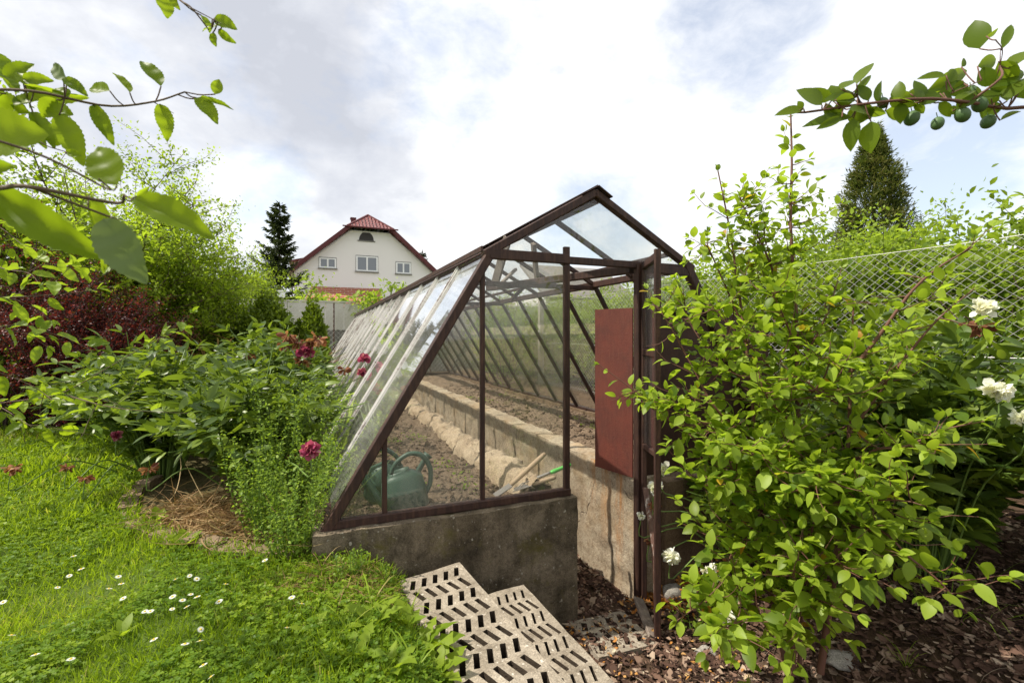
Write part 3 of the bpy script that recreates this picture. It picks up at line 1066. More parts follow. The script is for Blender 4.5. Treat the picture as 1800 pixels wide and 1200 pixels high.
k = NT('house_render')
co = k.coord()
n1, n2 = k.noise(co, .6, 5), k.noise(co, 30., 4)
base = k.mix(n1, (.83, .795, .785), (.77, .735, .725))
MAT['render'] = k.link(k.bsdf(base, .9, k.bump(n2, .3, .02), .2))
k = NT('roof_tiles')
co = k.coord()
sx = k.n('ShaderNodeSeparateXYZ')
k.set(sx.inputs[0], co)
wv = k.n('ShaderNodeTexWave', {'wave_type': 'BANDS', 'bands_direction': 'Z'}, Vector=co, Scale=1.15, Distortion=0.).outputs[0]
wx = k.n('ShaderNodeTexWave', {'wave_type': 'BANDS', 'bands_direction': 'X'}, Vector=co, Scale=1.3, Distortion=0.).outputs[0]
h = k.math('ADD', wv, wx)
base = k.mix(k.noise(co, 3., 4), (.20, .035, .03), (.13, .025, .025))
MAT['tiles'] = k.link(k.bsdf(base, .35, k.bump(h, 1., .12), .6))
k = NT('brick_tiles')
co = k.coord()
br = k.n('ShaderNodeTexBrick', None, Vector=k.mapping(co, (1, 1, 1), rot=(R(90), 0, 0)), Scale=1., Mortar_Size=.018)
br.inputs['Color1'].default_value = (.34, .10, .05, 1)
br.inputs['Color2'].default_value = (.24, .065, .035, 1)
br.inputs['Mortar'].default_value = (.42, .30, .24, 1)
br.inputs['Brick Width'].default_value = .5
br.inputs['Row Height'].default_value = .15
MAT['brick'] = k.link(k.bsdf(br.outputs[0], .8, None, .2))
MAT['trim_red'] = plain('red_brown_trim', (.10, .022, .024), .5)
MAT['white_pvc'] = plain('white_window_frame', (.8, .8, .8), .4, var=.05)
MAT['dark_glass'] = None
k = NT('window_glass')
MAT['dark_glass'] = k.link(k.bsdf((.16, .18, .21), .05, None, .8))
MAT['darkhole'] = plain('dark_louvre', (.05, .045, .045), .7)
MAT['gutter'] = plain('brown_gutter', (.08, .04, .03), .4)

hr = empty('house', (HO[0], HO[1], 0), 'white gabled house with red brown half hipped roof beyond the fence', 'house', rot=TH)


def hpart(mb, name, mat, parent=None, label=None):
    return mb.build(name, MAT[mat], parent or hr, label=label)


def prism(mb, poly, t0, t1):
    n = len(poly)
    v = [(s, t0, z) for s, z in poly] + [(s, t1, z) for s, z in poly]
    return mb.add(v, [tuple(range(n)), tuple(range(2 * n - 1, n - 1, -1))] + [((i + 1) % n, i, n + i, n + (i + 1) % n) for i in range(n)])


sL, zEv = hp(505, 480)
sH1, zH = hp(613, 399)
sH2, _ = hp(687, 402)
sM = (sH1 + sH2) / 2
sRt = 2 * sM - sL
slope = (zH - zEv) / (sH1 - sL)
zR = zH + slope * (sM - sH1)
wl, wr = 0., 2 * sM
zw = zEv + slope * (wl - sL) - .12
DEP = 11.
b = prism(MB(), [(wl, -1), (wr, -1), (wr, zw), (sH2 - .1, zH - .2), (sH1 + .1, zH - .2), (wl, zw)], 0, DEP)
hpart(b, 'wall', 'render')
# raised border of the gable
b = MB()
for (a, c) in (((wl + .1, zw - .1), (sH1 + .16, zH - .27)), ((sH1 + .16, zH - .27), (sH2 - .16, zH - .27)), ((sH2 - .16, zH - .27), (wr - .1, zw - .1))):
    b.bar((a[0], -.03, a[1]), (c[0], -.03, c[1]), .06, .07)
hpart(b, 'gable_band', 'render')


def roofslab(pts, th=.16):
    P = np.array(pts, float)
    n = norm(np.cross(P[1] - P[0], P[2] - P[0]))
    if n[2] < 0:
        P = P[::-1]
        n = -n
    m = len(P)
    return MB().add(np.vstack([P, P - n * th]), [tuple(range(m)), tuple(range(2 * m - 1, m - 1, -1))] + [((i + 1) % m, i, m + i, m + (i + 1) % m) for i in range(m)])


tO, tHp = -.45, 1.5
b = roofslab([(sL, tO, zEv), (sH1, tO, zH), (sM, tHp, zR), (sM, DEP + .4, zR), (sL, DEP + .4, zEv)])
roof = hpart(b, 'roof', 'tiles')
hpart(roofslab([(sRt, tO, zEv), (sRt, DEP + .4, zEv), (sM, DEP + .4, zR), (sM, tHp, zR), (sH2, tO, zH)]), 'roof', 'tiles')
hpart(roofslab([(sH1 - .12, tO - .12, zH - .02), (sH2 + .12, tO - .12, zH - .02), (sM, tHp, zR + .05)], .1), 'hip_roof', 'tiles')
b = MB()
for sg, s0, s1 in ((1, sL, sH1), (1, sRt, sH2)):
    b.bar((s0, tO - .03, zEv - .02), (s1, tO - .03, zH - .02), .05, .26)
b.bar((sH1 - .45, tO - .16, zH - .06), (sH2 + .45, tO - .16, zH - .06), .09, .09)
b.bar((sH1 - .12, tO - .1, zH), (sM, tHp, zR + .06), .14, .1)
b.bar((sH2 + .12, tO - .1, zH), (sM, tHp, zR + .06), .14, .1)
hpart(b, 'bargeboard', 'trim_red')
cs, cz = sM - .95, zR
b = MB().box((cs - .17, 3., zR - 2.), (cs + .17, 3.4, zR + .02))
b.box((cs - .22, 2.95, zR + .02), (cs + .22, 3.45, zR + .12))
hpart(b, 'chimney', 'trim_red', roof)
# dormer on the left slope
zd = zEv + 1.35
b = prism(MB(), [(sL + .35, zEv + .3), (sL + 1.6, zEv + .9), (sL + 1.75, zd + .1), (sL + .35, zd - .25)], 1.6, 5.)
dorm = hpart(b, 'dormer', 'render')
b = roofslab([(sL + .0, 1.3, zd - .28), (sL + 2.2, 1.3, zd + .28), (sL + 2.2, 5.3, zd + .28), (sL + .0, 5.3, zd - .28)], .14)
hpart(b, 'dormer_roof', 'tiles', dorm)
hpart(MB().tube([(-.12, -.1, 0), (-.12, -.1, zEv - .5), (sL + .05, -.1, zEv - .15)], .05, 8), 'downpipe', 'gutter')


def hwin(x0, y0, x1, y1, leaf=2):
    (a, zt), (c, zb) = hp(x0, y0), hp(x1, y1)
    zt2 = hp(x1, y0)[1]
    zb1 = hp(x0, y1)[1]
    zt, zb = (zt + hp((x0 + x1) / 2, y0)[1]) / 2, (zb + zb1) / 2
    hpart(MB().box((a - .03, -.012, zb - .02), (c + .03, .05, zt + .05)), 'window_recess', 'darkhole')
    m = MB()
    for q in (a + .05, (a + c) / 2, c - .05):
        m.box((q - .055, -.05, zb), (q + .055, -.012, zt))
    m.box((a, -.045, zb), (c, -.012, zb + .09))
    m.box((a, -.045, zt - .09), (c, -.012, zt))
    fr = hpart(m, 'window', 'white_pvc')
    mid = (a + c) / 2
    for u, v in ((a + .1, mid - .05), (mid + .05, c - .1)):
        hpart(MB().box((u, -.03, zb + .09), (v, -.016, zt - .09)), 'pane', 'dark_glass', fr)
    hpart(MB().box((a - .08, -.12, zb - .08), (c + .08, -.013, zb - .015)), 'sill', 'grey_base', fr)


hwin(561, 453, 591, 471)
hwin(626, 450, 664, 477)
hwin(696, 461, 722, 481)
(a, z0), (c, z1) = hp(631, 422), hp(657, 408.5)
cx, rr = (a + c) / 2, (c - a) / 2
b = prism(MB(), [(cx + rr * math.cos(u), z0 + (z1 - z0) * math.sin(u)) for u in np.linspace(0, math.pi, 14)], -.03, .02)
att = hpart(b, 'attic_window', 'darkhole')
hpart(MB().box((a - .1, -.06, z0 - .08), (c + .1, -.002, z0)), 'sill', 'grey_base', att)
# lean-to with its red tiled roof
(a, z1), (c, _) = hp(548, 503, -.05), hp(668, 507, -.05)
(a2, z2), (c2, _) = hp(530, 531, -2.2), hp(676, 534, -2.2)
b = roofslab([(a, -.03, z1), (c, -.03, z1), (c2, -2.4, z2 - .25), (a2, -2.4, z2 - .25)], .12)
lt = hpart(b, 'porch_roof', 'brick')
hpart(MB().box((a2 + .2, -2.2, -.5), (c2 - .2, -.01, z2 - .35)), 'porch_wall', 'render')

# neighbouring white house glimpsed through the glass
b = MB()
nh = empty('cottage', W(1035, 560, 34.) * [1, 1, 0], 'pale house end glimpsed through the greenhouse glass beyond the shrubs', 'house', rot=TH)
b.box((-3.2, 0, -.5), (3.6, 8, 3.9))
b.build('wall', MAT['render'], nh)
b = roofslab([(-3.6, -.4, 3.8), (3.9, -.4, 3.8), (3.9, 4, 6.6), (-3.6, 4, 6.6)], .2)
b.build('roof', MAT['grey_base'], nh)
m = MB()
m.box((.2, -.04, 1.6), (1.5, .02, 2.9))
wn = m.build('window', MAT['white_pvc'], nh)
MB().box((.3, -.05, 1.7), (1.4, -.042, 2.8)).build('pane', MAT['dark_glass'], wn)

# ------------------------------------------------------------------ panel fence behind the greenhouse
FO = np.array([(470 - CX) / F * 13.2, 13.2])
pf = empty('panel_fence', (FO[0], FO[1], 0), 'pale grey concrete panel fence on a dark plinth before the white house', 'fence', rot=TH)
zt = CAMZ + (HY - 530) / F * 13.4
zb = CAMZ + (HY - 579) / F * 13.4
x = -3.0
j = 0
while x < 9.5:
    w_ = .50
    MB().box((x + .006, 0, zb), (x + w_ - .006, .05, zt + rng.uniform(-.01, .01))).build('panel', MAT['grey_panel'], pf)
    x += w_
    j += 1
gridbox(MB(), (-3., .02, -.2), (9.5, .16, zb - .004), .12, .006).build('plinth', MAT['grey_base'], pf, smooth=True)
b = MB().box((-3., -.02, zt + .012), (9.5, .07, zt + .05))
b.build('coping', MAT['grey_panel'], pf)

MAT['wire'] = plain('galvanised_wire', (.55, .54, .52), .45, .5, metal=.3, var=.2)
MAT['post'] = concrete('fence_post', (.52, .48, .42), (.44, .4, .34), (.3, .27, .22), grime_amt=.3, bump=.4)


def chainlink(root, u0, u1, z0, z1, pitch, zp, wr, jit=.004):
    """diamond mesh in local x-z, wires of radius wr, woven a little in depth"""
    m = MB()
    H = z1 - z0
    sl = zp / pitch
    V, Fc, n = [], [], 0
    run = H / sl
    for sg in (1, -1):
        c = u0 - run
        while c < u1 + run:
            # line u = c + sg*(z-z0)/sl
            a0, a1 = (c, c + run) if sg > 0 else (c + run, c)
            lo, hi = min(a0, a1), max(a0, a1)
            L0, L1 = max(lo, u0), min(hi, u1)
            if L1 - L0 > .02:
                zz = lambda u: z0 + (u - c) * sl if sg > 0 else z1 - (u - c) * sl
                us = np.linspace(L0, L1, 4)
                pth = np.array([(u, sg * wr * .9 + rng.uniform(-jit, jit), zz(u)) for u in us])
                m.tube(pth, wr, 3, cap=False)
            c += pitch
    return m.build('wire_mesh', MAT['wire'], root)


cf = empty('chain_link_fence', G(4.6, 0, 0), 'tall galvanised chain link fence along the right side before the hedge', 'fence', rot=TH)
cf.rotation_euler = (0, 0, TH + R(90))           # local x runs along the greenhouse axis
chainlink(cf, -3.5, 13., .05, 1.83, .088, .072, .0017)
for z in (.1, .95, 1.83):
    MB().tube([(u, .006, z + .008 * math.sin(u * 2.4)) for u in np.linspace(-3.5, 13, 40)], .0022, 4).build('tension_wire', MAT['wire'], cf)
for u in (-1.4, 7.2, 12.9):
    gridbox(MB(), (u - .05, -.14, -.3), (u + .05, -.03, 1.95), .06, .004).build('post', MAT['post'], cf, smooth=True)
bf = empty('chain_link_fence', (FO[0], FO[1], 0), 'short chain link fence in front of the pale panel fence', 'fence', rot=TH)
bf.location = (FO[0] + ST * .7, FO[1] - CT * .7, 0)
chainlink(bf, -2.5, 9., .05, zt - .12, .13, .13, .0035)
for u in (-1., 1.7, 4.4, 7.1):
    MB().tube([(u, .03, -.2), (u, .03, zt - .05)], .02, 8).build('post', MAT['gutter'], bf)

# small white post lamp standing at the panel fence
b = MB().tube([(0, 0, zb - 1), (0, 0, zt + .10)], .05, 8)
lp = empty('garden_lamp', W(494, 545, 13.1) * [1, 1, 0], 'small white capped post rising above the pale panel fence', 'lamp')
b.build('pole', MAT['grey_base'], lp)
MB().box((-.075, -.075, zt + .10), (.075, .075, zt + .25)).box((-.1, -.1, zt + .25), (.1, .1, zt + .28)).build('cap', MAT['white_pvc'], lp)

# ------------------------------------------------------------------ watering cans and tools inside the glass
MAT['can'] = plain('dark_green_plastic', (.040, .082, .058), .45, .4, .15, 90, .2)
MAT['handle'] = plain('worn_wood_handle', (.42, .30, .20), .6, .3, .3, 60, .3)
MAT['green_plastic'] = plain('bright_green_plastic', (.12, .50, .10), .35, .5)
MAT['silver'] = plain('worn_steel', (.30, .27, .25), .45, .5, metal=.6)


def ring_loft(rings, n=22, close=True):
    """rings of (cx, cy, z, rx, ry, tilt)"""
    a = np.arange(n) * 2 * math.pi / n
    v = []
    for (cx_, cy, z, rx, ry, tl) in rings:
        x = np.sign(np.cos(a)) * np.abs(np.cos(a)) ** .8 * rx
        y = np.sign(np.sin(a)) * np.abs(np.sin(a)) ** .8 * ry
        v.append(np.stack([cx_ + x * math.cos(tl), cy + y, z + x * math.sin(tl)], -1))
    v = np.concatenate(v)
    k_ = len(rings)
    i = np.arange(k_ - 1)[:, None] * n
    j = np.arange(n)[None]
    f = np.stack([i + j, i + (j + 1) % n, i + n + (j + 1) % n, i + n + j], -1).reshape(-1, 4)
    return v, f


def watering_can(loc, rz, label):
    r_ = empty('watering_can', loc, label, 'watering can', 'green watering cans in the left bed', rz)
    v, f = ring_loft([(0, 0, 0, .0, .0, 0), (0, 0, 0, .115, .075, 0), (0, 0, .015, .13, .085, 0), (0, 0, .10, .128, .083, 0), (0, 0, .108, .131, .086, 0), (0, 0, .116, .128, .083, 0),
                      (.0, 0, .19, .115, .078, 0.05), (-.012, 0, .215, .085, .062, .12), (-.012, 0, .228, .062, .05, .15), (-.012, 0, .238, .062, .05, .15), (-.012, 0, .236, .052, .042, .15), (-.012, 0, .18, .05, .04, .1), (-.012, 0, .03, .05, .04, 0)])
    MB().add(v, f).build('body', MAT['can'], r_, smooth=True)
    p = smooth_path([(-.06, 0, .22), (-.02, 0, .285), (.06, 0, .325), (.13, 0, .30), (.165, 0, .22), (.155, 0, .13), (.122, 0, .07)], 26)
    MB().tube(p, np.interp(np.linspace(0, 1, 26), [0, .5, 1], [.012, .016, .013]), 10).build('handle', MAT['can'], r_, smooth=True)
    p = smooth_path([(-.11, 0, .05), (-.15, 0, .12), (-.18, 0, .20), (-.205, 0, .275)], 14)
    sp = MB().tube(p, np.linspace(.028, .014, 14), 10).build('spout', MAT['can'], r_, smooth=True)
    r_.scale = (1.03, 1.03, .96)
    r_.rotation_euler = (R(-4), R(-9), rz)
    MB().tube([p[-1] - [0, 0, .004], p[-1] + [-.02, 0, .03]], [.015, .034], 12).build('rose', MAT['can'], sp, smooth=True)
    return r_


watering_can(G(.43, .27, .085), R(14), 'dark green watering can with its big handle raised, right behind the narrow mullion')
watering_can(G(.335, .50, .085), R(205), 'second dark green watering can in the corner behind the slanted frame post')


def tool(name, p0, p1, rad, label, cat, grip=None):
    o = empty(name, p0, label, cat, 'garden tools lying on the kerb')
    MB().tube(np.linspace(np.zeros(3), p1 - p0, 8), np.array([.85, .95, 1, 1, 1, 1, 1, .8]) * rad, 10).build('handle', MAT['handle' if grip is None else 'silver'], o, smooth=True)
    return o


p0, p1 = G(1.20, .22, .20), G(1.475, .50, .43)
t1 = tool('hoe', W(898, 852, 2.98), W(958, 797, 3.12), .016, 'long round wooden tool handle leaning steeply above the kerb', 'garden tool')
d_ = W(898, 852, 2.98) - W(958, 797, 3.12)
MB().bar(norm(d_) * .0, norm(d_) * .07 + np.array([-.05, 0, -.02]), .07, .006).build('blade', MAT['silver'], t1)
t2 = tool('hand_rake', W(938, 842, 3.0), W(968, 830, 3.02), .010, 'garden tool with a bright green plastic grip poking past the door post', 'garden tool', 1)
q0, q1 = W(966, 831, 3.02) - W(938, 842, 3.0), W(1003, 816, 3.06) - W(938, 842, 3.0)
MB().tube(np.linspace(q0, q1, 8), np.array([.009, .013, .014, .012, .012, .013, .014, .009]), 10).build('grip', MAT['green_plastic'], t2, smooth=True)
q = -norm(q1 - q0)
b = MB()
for w_ in (-.03, -.01, .01, .03):
    b.tube([(0, 0, 0), q * .05 + np.array([w_, w_, 0]), q * .10 + np.array([w_ * 1.3, w_ * 1.3, -.03])], .003, 5)
b.build('tines', MAT['silver'], t2)
t3 = tool('trowel', W(934, 851, 2.97), W(977, 838, 2.99), .014, 'short pale wooden handle lying lowest on the kerb', 'garden tool')
d_ = norm(W(934, 851, 2.97) - W(977, 838, 2.99))
MB().bar(d_ * .0, d_ * .11, .06, .004).build('blade', MAT['silver'], t3)

# ------------------------------------------------------------------ stones edging the flower bed
cent = smooth_path([(-1.05, 2.37, 0), (-1.28, 2.41, 0), (-1.74, 2.56, 0), (-2.22, 2.80, 0), (-2.55, 3.18, 0), (-2.78, 3.8, 0)], 60)
seg = np.concatenate([[0], np.cumsum(np.linalg.norm(np.diff(cent, axis=0), axis=1))])
u = 0.
names = ['first edging stone next to the dark foundation wall', 'second edging stone from the foundation wall, partly under dry stalks', 'third edging stone from the foundation wall, half sunk in clover', 'fourth edging stone, grown over before the dry straw',
         'fifth edging stone, before the bend of the bed edge', 'sixth edging stone, right at the bend of the bed edge', 'seventh edging stone, just past the bend', 'eighth edging stone, under the left peony leaves', 'ninth edging stone, farthest along the bed edge']
for q in range(9):
    L_ = .22 + .05 * rng.uniform()
    if u + L_ > seg[-1]:
        break
    pa = np.array([np.interp(u + .008, seg, cent[:, j]) for j in range(3)])
    pb = np.array([np.interp(u + L_ - .008, seg, cent[:, j]) for j in range(3)])
    m_ = (pa + pb) / 2
    m_[2] = float(gh(m_[0], m_[1]))
    l2 = np.linalg.norm((pb - pa)[:2]) / 2
    o = gridbox(MB(), (-l2, -.05, -.10), (l2, .05, .022 + .035 * rng.uniform()), .02, .017, 8., 20 + q).build('edging_stone', MAT['edging'], loc=m_, rot=math.atan2(pb[1] - pa[1], pb[0] - pa[0]), smooth=True,
             label=names[q], cat='edging stone', group='stones edging the flower bed')
    u += L_


# ------------------------------------------------------------------ loose rocks by the shrub
def rock(loc, sz, label, seed):
    n, m = 12, 16
    th = np.linspace(0, math.pi, n)[:, None]
    ph = np.arange(m)[None] * 2 * math.pi / m
    d = np.stack([np.sin(th) * np.cos(ph), np.sin(th) * np.sin(ph), np.cos(th) + ph * 0], -1)
    P = d * (1 + .28 * fbm(d, 1.7, 4, seed))[..., None] * np.array(sz)
    i = np.arange(n - 1)[:, None] * m
    j = np.arange(m)[None]
    f = np.stack([i + j, i + m + j, i + m + (j + 1) % m, i + (j + 1) % m], -1).reshape(-1, 4)
    MB().add(P.reshape(-1, 3), f).build('rock', MAT['rock'], loc=loc, smooth=True, label=label, cat='rock', group='rocks in the bark mulch')


rock(GP(1490, 1160, .0), (.10, .07, .035), 'flat grey rock right of the shrub stems', 3)
rock(GP(1185, 1045, .02), (.075, .06, .06), 'dark rounded rock behind the foot of the open door', 5)
rock(GP(1240, 1150, .0), (.06, .05, .03), 'pale small rock left of the shrub stems', 8)

# ================================================================== plants
MAT['bark'] = plain('grey_brown_bark', (.12, .085, .06), .85, .2, .8, 60, .4)
MAT['bark_dark'] = plain('dark_bark', (.06, .042, .032), .85, .2, .8, 60, .4)
MAT['twig'] = plain('red_brown_twig', (.13, .06, .04), .6, .3, .3, 80, .3)
MAT['greenstem'] = plain('green_stem', (.12, .19, .04), .5, .3, .2, 60, .3)
Y1, Y2 = (.30, .12, .015), (.45, .28, .02)
MAT['l_apple'] = leaf_mat('apple_leaf', [(0, (.06, .12, .012)), (.5, (.09, .17, .015)), (1, (.13, .21, .022))], (.34, .52, .02), .56, .45)
MAT['l_grey'] = leaf_mat('apple_leaf_underside', [(0, (.10, .16, .09)), (1, (.17, .23, .15))], (.2, .3, .1), .25, .6)
MAT['l_plum'] = leaf_mat('plum_leaf', [(0, (.045, .10, .014)), (1, (.10, .18, .02))], (.24, .40, .025), .5, .4)
MAT['l_shrub'] = leaf_mat('quince_leaf', [(0, (.05, .12, .014)), (.4, (.145, .25, .032)), (.92, (.28, .39, .065)), (.984, (.34, .38, .04)), (.994, (.50, .28, .03)), (1, (.42, .17, .02))], (.44, .58, .05), .46, .42)
MAT['l_peony'] = leaf_mat('peony_leaf', [(0, (.028, .07, .017)), (.6, (.07, .14, .028)), (1, (.17, .26, .045))], (.22, .38, .03), .30, .40, .6)
MAT['l_barb'] = leaf_mat('purple_leaf', [(0, (.032, .011, .014)), (.65, (.085, .018, .020)), (.88, (.20, .028, .026)), (.94, (.10, .10, .025)), (1, (.13, .17, .03))], (.34, .05, .03), .28, .45)
MAT['l_tree'] = leaf_mat('bright_tree_leaf', [(0, (.06, .12, .014)), (.5, (.15, .24, .03)), (1, (.30, .38, .05))], (.52, .62, .05), .48, .5)
MAT['l_box'] = leaf_mat('box_leaf', [(0, (.03, .07, .014)), (.6, (.08, .15, .02)), (1, (.22, .30, .04))], (.30, .44, .03), .3, .4)
MAT['l_hedge'] = leaf_mat('hedge_leaf', [(0, (.06, .13, .02)), (.5, (.15, .25, .04)), (1, (.28, .38, .08))], (.44, .56, .06), .44, .5)
MAT['l_mint'] = leaf_mat('herb_leaf', [(0, (.06, .14, .026)), (.5, (.12, .24, .04)), (1, (.20, .33, .06))], (.34, .5, .06), .38, .5)
MAT['l_grass'] = leaf_mat('grass_blade', [(0, (.05, .12, .010)), (.5, (.12, .23, .018)), (.9, (.22, .33, .04)), (1, (.40, .32, .12))], (.42, .58, .03), .42, .5)
MAT['l_clover'] = leaf_mat('clover_leaf', [(0, (.045, .12, .012)), (.6, (.095, .20, .018)), (1, (.18, .30, .03))], (.32, .50, .03), .38, .5)
MAT['l_dand'] = leaf_mat('dandelion_leaf', [(0, (.09, .19, .02)), (1, (.17, .29, .035))], (.36, .52, .04), .42, .5)
MAT['straw'] = leaf_mat('dry_straw', [(0, (.16, .085, .04)), (.5, (.36, .22, .10)), (1, (.52, .40, .21))], (.3, .2, .1), .15, .7)
MAT['dead'] = leaf_mat('withered_petal', [(0, (.10, .03, .02)), (.6, (.26, .10, .05)), (1, (.42, .24, .12))], (.3, .12, .05), .3, .7)
MAT['pink'] = leaf_mat('pink_petal', [(0, (.22, .03, .08)), (.6, (.40, .07, .16)), (1, (.66, .32, .38))], (.5, .1, .2), .35, .5)
MAT['white_petal'] = leaf_mat('white_petal', [(0, (.78, .74, .66)), (.4, (.83, .82, .80)), (1, (.86, .86, .85))], (.85, .85, .82), .35, .5)
MAT['orange_petal'] = leaf_mat('orange_brown_petal', [(0, (.28, .10, .02)), (.5, (.50, .20, .04)), (.85, (.60, .36, .14)), (1, (.7, .62, .48))], (.5, .2, .05), .25, .6)
MAT['needle'] = leaf_mat('spruce_needle', [(0, (.016, .03, .016)), (1, (.06, .08, .038))], (.07, .10, .03), .2, .6)
MAT['thuja'] = leaf_mat('thuja_spray', [(0, (.035, .05, .014)), (.6, (.085, .10, .025)), (1, (.19, .17, .055))], (.17, .18, .04), .3, .6)
MAT['barkchip'] = leaf_mat('bark_chip', [(0, (.03, .016, .012)), (.5, (.10, .054, .038)), (.8, (.21, .125, .09)), (1, (.42, .32, .24))], (.1, .05, .03), .02, .85)
MAT['plum'] = plain('green_plum', (.075, .135, .045), .5, .35, .1, 120, .45)
MAT['daisy_eye'] = plain('daisy_eye', (.65, .42, .03), .7, var=.1)


# ------------------------------------------------------------------ lawn
def slabmask(x, y):
    s, t = to_st(x, y)
    return (s > .27) & (s < .98) & (t < -.1) & (t > -1.5)


def lawn_points(n, y0, y1):
    y = y0 * (y1 / y0) ** rng.uniform(0, 1, n)
    x = rng.uniform(-1.25, .25, n) * y
    s, t = to_st(x, y)
    edge = .38 + .13 * fbm(np.stack([x, y, x * 0], -1), 2.5, 3, 3) + .10 * sstep(-t, .4, 1.2)
    ok = (s < edge) & ~inpoly(x, y, BED) & ~((t > -.06) & (s > -.12)) & ((s < .29) | (rng.uniform(0, 1, n) < .25 + .6 * sstep(-t, .35, .9)))
    return x[ok], y[ok]


def patch(x, y, sc, seed):
    return fbm(np.stack([x, y, x * 0], -1), sc, 3, seed)


b = MB()
x, y = lawn_points(120000, 1.05, 8.)
s, t = to_st(x, y)
p = np.stack([x, y, gh(x, y) - .005], -1)
n = len(x)
ty = np.clip(patch(x, y, 1.1, 6), -1, 1)
L = (.045 + .030 * np.clip(ty + .3, 0, 1.3)) * rng.uniform(.5, 1.35, n) * np.clip(y / 2.4, .9, 1.7)
d = UP + .55 * rng.normal(size=(n, 3)) * [1, 1, .2]
r_ = np.clip(.45 + .25 * patch(x, y, 2.2, 8) + .2 * rng.normal(size=n) + .35 * sstep(s, .05, .4) + .22 * np.maximum(patch(x, y, .8, 41), 0), 0, 1)
b.leaves(p, d, rng.normal(size=(n, 3)) * [1, 1, .3], L, np.minimum(r_, .99 + .0 * r_), wid=1.3 * np.clip(y / 2.2, .9, 2.2))
b.flush(TPL_BLADE)
b.build('lawn_grass', MAT['l_grass'], kind='stuff')
b = MB()
x, y = lawn_points(26000, 1.1, 5.)
k_ = (patch(x, y, 1.6, 12) > -.55)
x, y = x[k_], y[k_]
n = len(x)
hgt = rng.uniform(.018, .055, n)
c_ = np.stack([x, y, gh(x, y) + hgt], -1)
a0 = rng.uniform(0, 6.28, n)
tl = .3 * rng.normal(size=(n, 3)) + UP
rr = np.clip(.5 + .3 * patch(x, y, 3., 21) + .22 * rng.normal(size=n), 0, 1)
sz = rng.uniform(.010, .019, n) * np.clip(y / 2.6, .85, 1.6)
for q in range(3):
    a = a0 + q * 2.094
    b.leaves(c_, np.stack([np.cos(a), np.sin(a), .15 + 0 * a], -1), tl, sz, rr)
b.flush(TPL_CLOVER)
b.build('clover', MAT['l_clover'], kind='stuff', smooth=True)

# daisies, each its own flower
DA = [(333, 583), (367, 641), (313, 672), (535, 676), (548, 708), (493, 730), (556, 774), (260, 725), (14, 791), (53, 940), (160, 1028), (695, 960), (655, 833), (680, 832), (778, 822), (780, 766), (793, 688), (857, 672), (889, 686), (862, 756), (825, 782), (844, 812),
      (891, 767), (990, 788), (1020, 709), (1197, 602), (1318, 770), (1364, 798), (1298, 906), (907, 914), (836, 980), (904, 966), (919, 1075), (954, 1128), (320, 1048)]


def daisy_parts(sd):
    q = MB()
    n = 19
    a = np.arange(n) * 2 * math.pi / n
    q.leaves(np.stack([np.cos(a) * .0035, np.sin(a) * .0035, a * 0], -1), np.stack([np.cos(a), np.sin(a), .18 + 0 * a], -1), UP, .0095, rng.uniform(.5, 1, n), .55)
    q.flush(TPL_OV3)
    e = MB()
    v, f = ring_loft([(0, 0, .0035, .0001, .0001, 0), (0, 0, .003, .003, .003, 0), (0, 0, .0005, .0042, .0042, 0), (0, 0, -.002, .002, .002, 0)], 8)
    e.add(v, f[:, ::-1])
    s_ = MB().tube([(0, 0, -.065), (.003, .002, -.03), (0, 0, -.001)], .0011, 5)
    return q, e, s_


dq, de, ds = daisy_parts(1)
d0 = empty('daisy', (0, 0, 0), 'small white daisy with a yellow eye standing open in the clover lawn', 'daisy', 'white daisies scattered over the lawn')
ds.build('stem', MAT['greenstem'], d0)
dq.build('petals', MAT['white_petal'], d0, smooth=True)
de.build('eye', MAT['daisy_eye'], d0, smooth=True)
for i_, (u, v) in enumerate(DA):
    P = GP(u / 2.571, 750 + v / 2.571, .062)
    o = d0 if i_ == 0 else clone(d0, P, 0, d0['label'])
    o.location = [float(q) for q in P]
    o.rotation_euler = (rng.normal() * .28 - .12, rng.normal() * .28, rng.uniform(0, 6))
    f_ = rng.uniform(.8, 1.15)
    o.scale = (f_, f_, rng.uniform(.95, 1.05))


# dandelion rosettes and weeds by the slabs
def jag_leaf():
    v = [(0, 0, 0)]
    n = 9
    for i in range(1, n):
        y = i / n
        w = (.05 + .17 * y ** .8 * (1 - y ** 5)) * (1.25 if i % 2 else .6)
        z = .35 * y - .62 * y * y
        v += [(-w, y - (.05 if i % 2 else 0), z + w * .3), (0, y, z), (w, y - (.05 if i % 2 else 0), z + w * .3)]
    v.append((0, 1, -.27))
    t = [(0, 2, 1), (0, 3, 2)]
    q = []
    for i in range(n - 2):
        a = 1 + 3 * i
        q += [(a, a + 1, a + 4, a + 3), (a + 1, a + 2, a + 5, a + 4)]
    a = len(v) - 4
    t += [(a, a + 1, a + 3), (a + 1, a + 2, a + 3)]
    return np.array(v, float), [np.array(t), np.array(q)]


TPL_JAG = jag_leaf()


def rosette(px, py, n, size, label, up=.7, tpl=TPL_JAG, name='dandelion', mat='l_dand', cat='weed', wid=1.):
    P = GP(px, py)
    m = MB()
    a = rng.uniform(0, 6.28) + np.arange(n) * 2.4
    el = rng.uniform(up * .6, up * 1.5, n)
    d = np.stack([np.cos(a), np.sin(a), el], -1)
    m.leaves(np.tile([0, 0, 0.], (n, 1)) + .008 * d, d, UP + .2 * rng.normal(size=(n, 3)), size * rng.uniform(.5, 1., n), rng.uniform(.2, 1, n), wid)
    m.flush(tpl)
    return m.build(name, MAT[mat], loc=P, smooth=True, label=label, cat=cat, group='weeds at the lawn edge')


